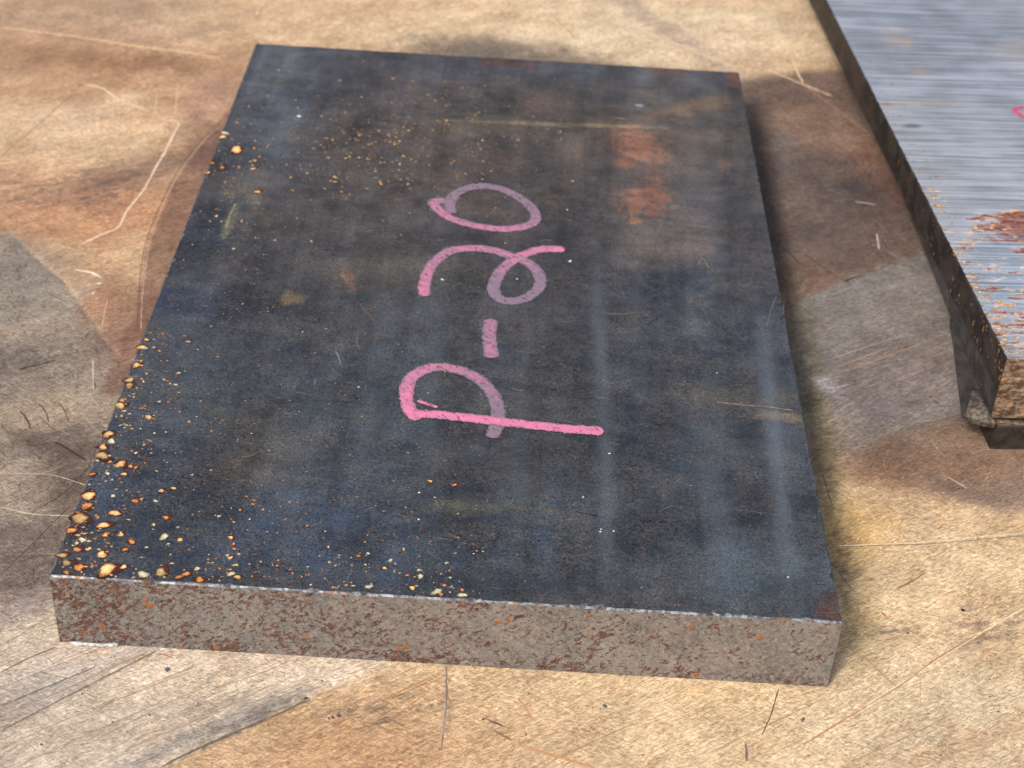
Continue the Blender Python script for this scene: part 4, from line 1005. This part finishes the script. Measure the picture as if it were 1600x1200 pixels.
# topmost bright plate
A = thing('steel_plate', 'bright ground steel plate with a rusty patch, topmost of the stack at the right', 'steel plate', loc=local((Kc[0], Kc[1], zA)))
mach_layers = ((198, 196, 192), [
    B(1450, 60, 200, 90, 0, (160, 160, 164), .7, soft=.8), B(1560, 150, 120, 60, 0, (184, 184, 184), .6, soft=.8),
    B(1400, 58, 22, 16, -20, (204, 184, 168), .6, soft=.6), B(1416, 66, 8, 7, 0, (224, 178, 150), .7, soft=.6), B(1438, 112, 14, 10, -20, (206, 186, 172), .7, soft=.6),
    B(1440, 162, 60, 6, 0, (206, 188, 168), .7, soft=.6), B(1590, 80, 40, 16, 0, (206, 192, 176), .6, soft=.7), B(1385, 163, 8, 5, 0, (206, 164, 132), .7, soft=.6), B(1425, 197, 14, 3, 0, (120, 90, 74), .7, soft=.6),
    B(1540, 450, 90, 60, 0, (176, 194, 204), .5, soft=.8), B(1590, 420, 40, 60, 0, (176, 190, 200), .4, soft=.8),
    B(1600, 355, 50, 22, 0, (122, 78, 70), .75, soft=.6, rough=.7, nsize=2.5)],
    [(1600, 350, 70, 22, 0, 1.0), (1530, 340, 24, 7, 0, 1.0), (1540, 360, 34, 6, 0, 1.0), (1585, 336, 26, 6, 0, 1.0), (1560, 374, 50, 4, 0, .9), (1595, 392, 20, 5, 0, .9), (1545, 455, 22, 9, 0, .85), (1600, 500, 50, 70, 0, .72), (1545, 520, 50, 70, 0, .62), (1510, 430, 40, 90, 20, .58), (1460, 320, 26, 60, 20, .5), (1560, 420, 60, 30, 0, .5)], 1.75)
box_mesh('body', A, Kc[:2], zA, H, dirF, dirL, WID, LEN, [M_mach, M_dark, M_end], step=.6, amp=.14, layers=mach_layers, seed=1)
# yellow rust flakes along its left edge and down its side
fl = Bag(); r = random.Random(9)
edge_pts = []
cA, cB = (lin((222, 190, 140)), lin((176, 122, 80))), (lin((206, 148, 84)), lin((110, 60, 36)))
for _ in range(420):
    s = r.uniform(0, 1); px, py = 1573 - (1573 - 1290) * s, 562 - 562 * s
    if r.random() < s * 1.1: continue
    q = at(px + abs(r.gauss(0, 26)) + 2, py, H); ci, co = r.choice([cA, cA, cB]); sz = r.uniform(.12, .7) * r.uniform(.4, 1)
    g = r.uniform(.6, 1)
    edge_pts.append((q[0], q[1], sz * 1.6, sz * .7, R(DIR_DEG), .05, ci * g, co * g, 0))
for (px, py, w) in [(1452, 296, 9), (1459, 311, 9), (1466, 322, 10), (1469, 327, 7), (1487, 367, 7), (1500, 397, 8), (1507, 411, 10), (1524, 449, 11), (1560, 472, 9), (1566, 486, 8), (1561, 514, 12), (1575, 522, 8), (1524, 357, 12), (1549, 357, 8), (1580, 478, 8), (1546, 492, 9), (1596, 455, 8)]:
    q = at(px, py, H); s = w / 2 * pxmm(px, py, H); edge_pts.append((q[0], q[1], s, s * .7, R(DIR_DEG), .1, cA[0] * .9, cA[1] * .9, 0))
specks(fl, edge_pts, H + .01, 6, seed=3)
O = np.array([Kc[0], Kc[1], 0.]) - np.array([dirF[0], dirF[1], 0]) * .12
U3 = np.array([dirL[0], dirL[1], 0.]); Zv = np.array([0, 0, 1.]); Nn = -np.array([dirF[0], dirF[1], 0.])
sp = []
for _ in range(150):
    v_ = r.random() ** 1.6 * 150; g = r.uniform(.35, .9) * (1 if v_ < 70 else .6)
    sz = r.uniform(.12, .5); ci, co = r.choice([cA, cB, cB])
    sp.append((v_, r.uniform(zA + .6, H - .6), sz * .8, sz * 1.3, r.uniform(-.5, .2), .06, ci * g * .6, co * g * .5, 0))
specks(fl, sp, 0, 6, frame=(O, U3, Zv, Nn), seed=5)
fl.build('rust_specks', M_rust, A, kind='stuff')
# crimson mark at the picture's right edge
G, e, a = ribbon([(1622, 162), (1602, 167), (1586, 171), (1592, 179), (1602, 184), (1622, 186)], H, 1.3, lift=.08, ragged=.2, across=7, step=.3, seed=4, climb=.03)
V, F = grid_patch(G)
t = NT('crimson_marker_paint'); cm = t.set(color=t.mix(t.rng(t.noise(t.obj(), 1, 4), .3, .7), L3(160, 40, 76), L3(206, 84, 120)), rough=.5)
mesh_obj('painted_mark', V, F, cm, A, smooth_faces=True, label='crimson marker stroke')

# middle plate, turned a little so that its left side shows below the top one
Bt = thing('steel_plate', 'dull grey steel plate directly under the bright ground plate, slightly turned', 'steel plate', loc=local((Kc[0], Kc[1], zB)))
b0, b1 = at(1548, 652, zB)[:2], at(1441, 384, zB)[:2]
vB = (b1 - b0) / np.linalg.norm(b1 - b0); uB = np.array([vB[1], -vB[0]])
sh = (Kc[:2] - b0) @ dirL                                  # slide along so the front stays flush
box_mesh('body', Bt, b0 + vB * max(sh, 0), zB, zA - .03, uB, vB, WID - 4, LEN - 20, [M_grey, M_grey, M_end], step=2, amp=.16, seed=4)
# sheet below with a torn corner
Dt = thing('steel_offcut', 'flat grey steel offcut with a torn corner sticking out under the stack', 'steel offcut', loc=local((Kc[0], Kc[1], zC)))
zt = zB - .04
outer = [at(1484, 500, zt), at(1490, 530, zt), at(1497, 590, zt), at(1504, 645, zt), at(1510, 652, zt), at(1520, 655, zt), at(1534, 659, zt), at(1556, 663, zt)]
inner = [outer[-1] + np.array([*(dirF * 3 + dirL * 14), 0]), outer[-1] + np.array([*(dirF * 30 + dirL * 60), 0]), at(1484, 500, zt) + np.array([*(dirF * 12 + dirL * 22), 0])]
loop = np.array(outer + inner)
rr_ = np.random.default_rng(3)
dense = []
for i in range(len(loop)):
    a_, b_ = loop[i], loop[(i + 1) % len(loop)]
    nseg = 10 if 3 <= i <= 7 else 6
    for q in range(nseg):
        p = a_ * (1 - q / nseg) + b_ * q / nseg
        if 3 <= i <= 7: p = p + np.array([*(rr_.random(2) - .5), 0]) * .35
        dense.append(p)
dense = np.array(dense); nd = len(dense)
cen = dense.mean(0)
lower = dense.copy(); lower[:, 2] = zC - .6; lower[:, :2] += (cen[:2] - lower[:, :2]) * .02
V = np.concatenate([dense, lower, [cen], [cen * [1, 1, 0] + [0, 0, zC - .6]]])
F = []
for i in range(nd):
    j = (i + 1) % nd
    F += [(i, j, 2 * nd), (j, i, nd + i), (j, nd + i, nd + j), (nd + j, nd + i, 2 * nd + 1)]
F = np.array(F)
mi = np.zeros(len(F)); 
for i in range(30, 66): mi[i * 4 + 1] = 1; mi[i * 4 + 2] = 1
mesh_obj('body', V, F, [M_grey, M_torn], Dt, mi)
# torn flake lying against the corner
fp = [at(1508, 650, zt), at(1514, 628, zt + .9), at(1519, 610, zt + 1.2), at(1530, 613, zt + 1.3), at(1541, 632, zt + 1.6), at(1556, 661, zt + .4), at(1533, 659, zt)]
fp = np.array(fp); cc = fp.mean(0) + [0, 0, 1.0]
Vn, Fn = [], []
nf = len(fp); lay = [fp, fp * .5 + cc * .5 + np.array([0, 0, .3])]
Vn = np.concatenate([fp, lay[1], [cc], fp - [0, 0, .5]])
for i in range(nf):
    j = (i + 1) % nf
    Fn += [(i, j, nf + j), (i, nf + j, nf + i), (nf + i, nf + j, 2 * nf), (j, i, 2 * nf + 1 + i), (j, 2 * nf + 1 + i, 2 * nf + 1 + j)]
Vn = Vn + (rr_.random(Vn.shape) - .5) * .12
mesh_obj('torn_lip', Vn, np.array(Fn), M_torn, Dt)
# bar under the front
Ct = thing('steel_bar', 'dark rusty steel bar on the worktop carrying the front of the stack', 'steel bar', loc=local((Kc[0], Kc[1], 0)))
foot = at(1546, 702, 0)
box_mesh('body', Ct, foot[:2], .12, zC - .65, dirF, dirL, WID, 26, [M_end, M_dark, M_dark], step=1.2, amp=.2, seed=7)
# bar under the far end, out of the picture, that the stack also lies on
fc = Kc[:2] + dirL * (LEN - 45) + dirF * 12
Ce = thing('steel_bar', 'dark steel bar carrying the far end of the stack', 'steel bar', loc=local((fc[0], fc[1], 0)))
box_mesh('body', Ce, fc, .12, zB - .05, dirF, dirL, WID - 20, 24, [M_dark, M_dark, M_dark], step=2, amp=.2, seed=9)
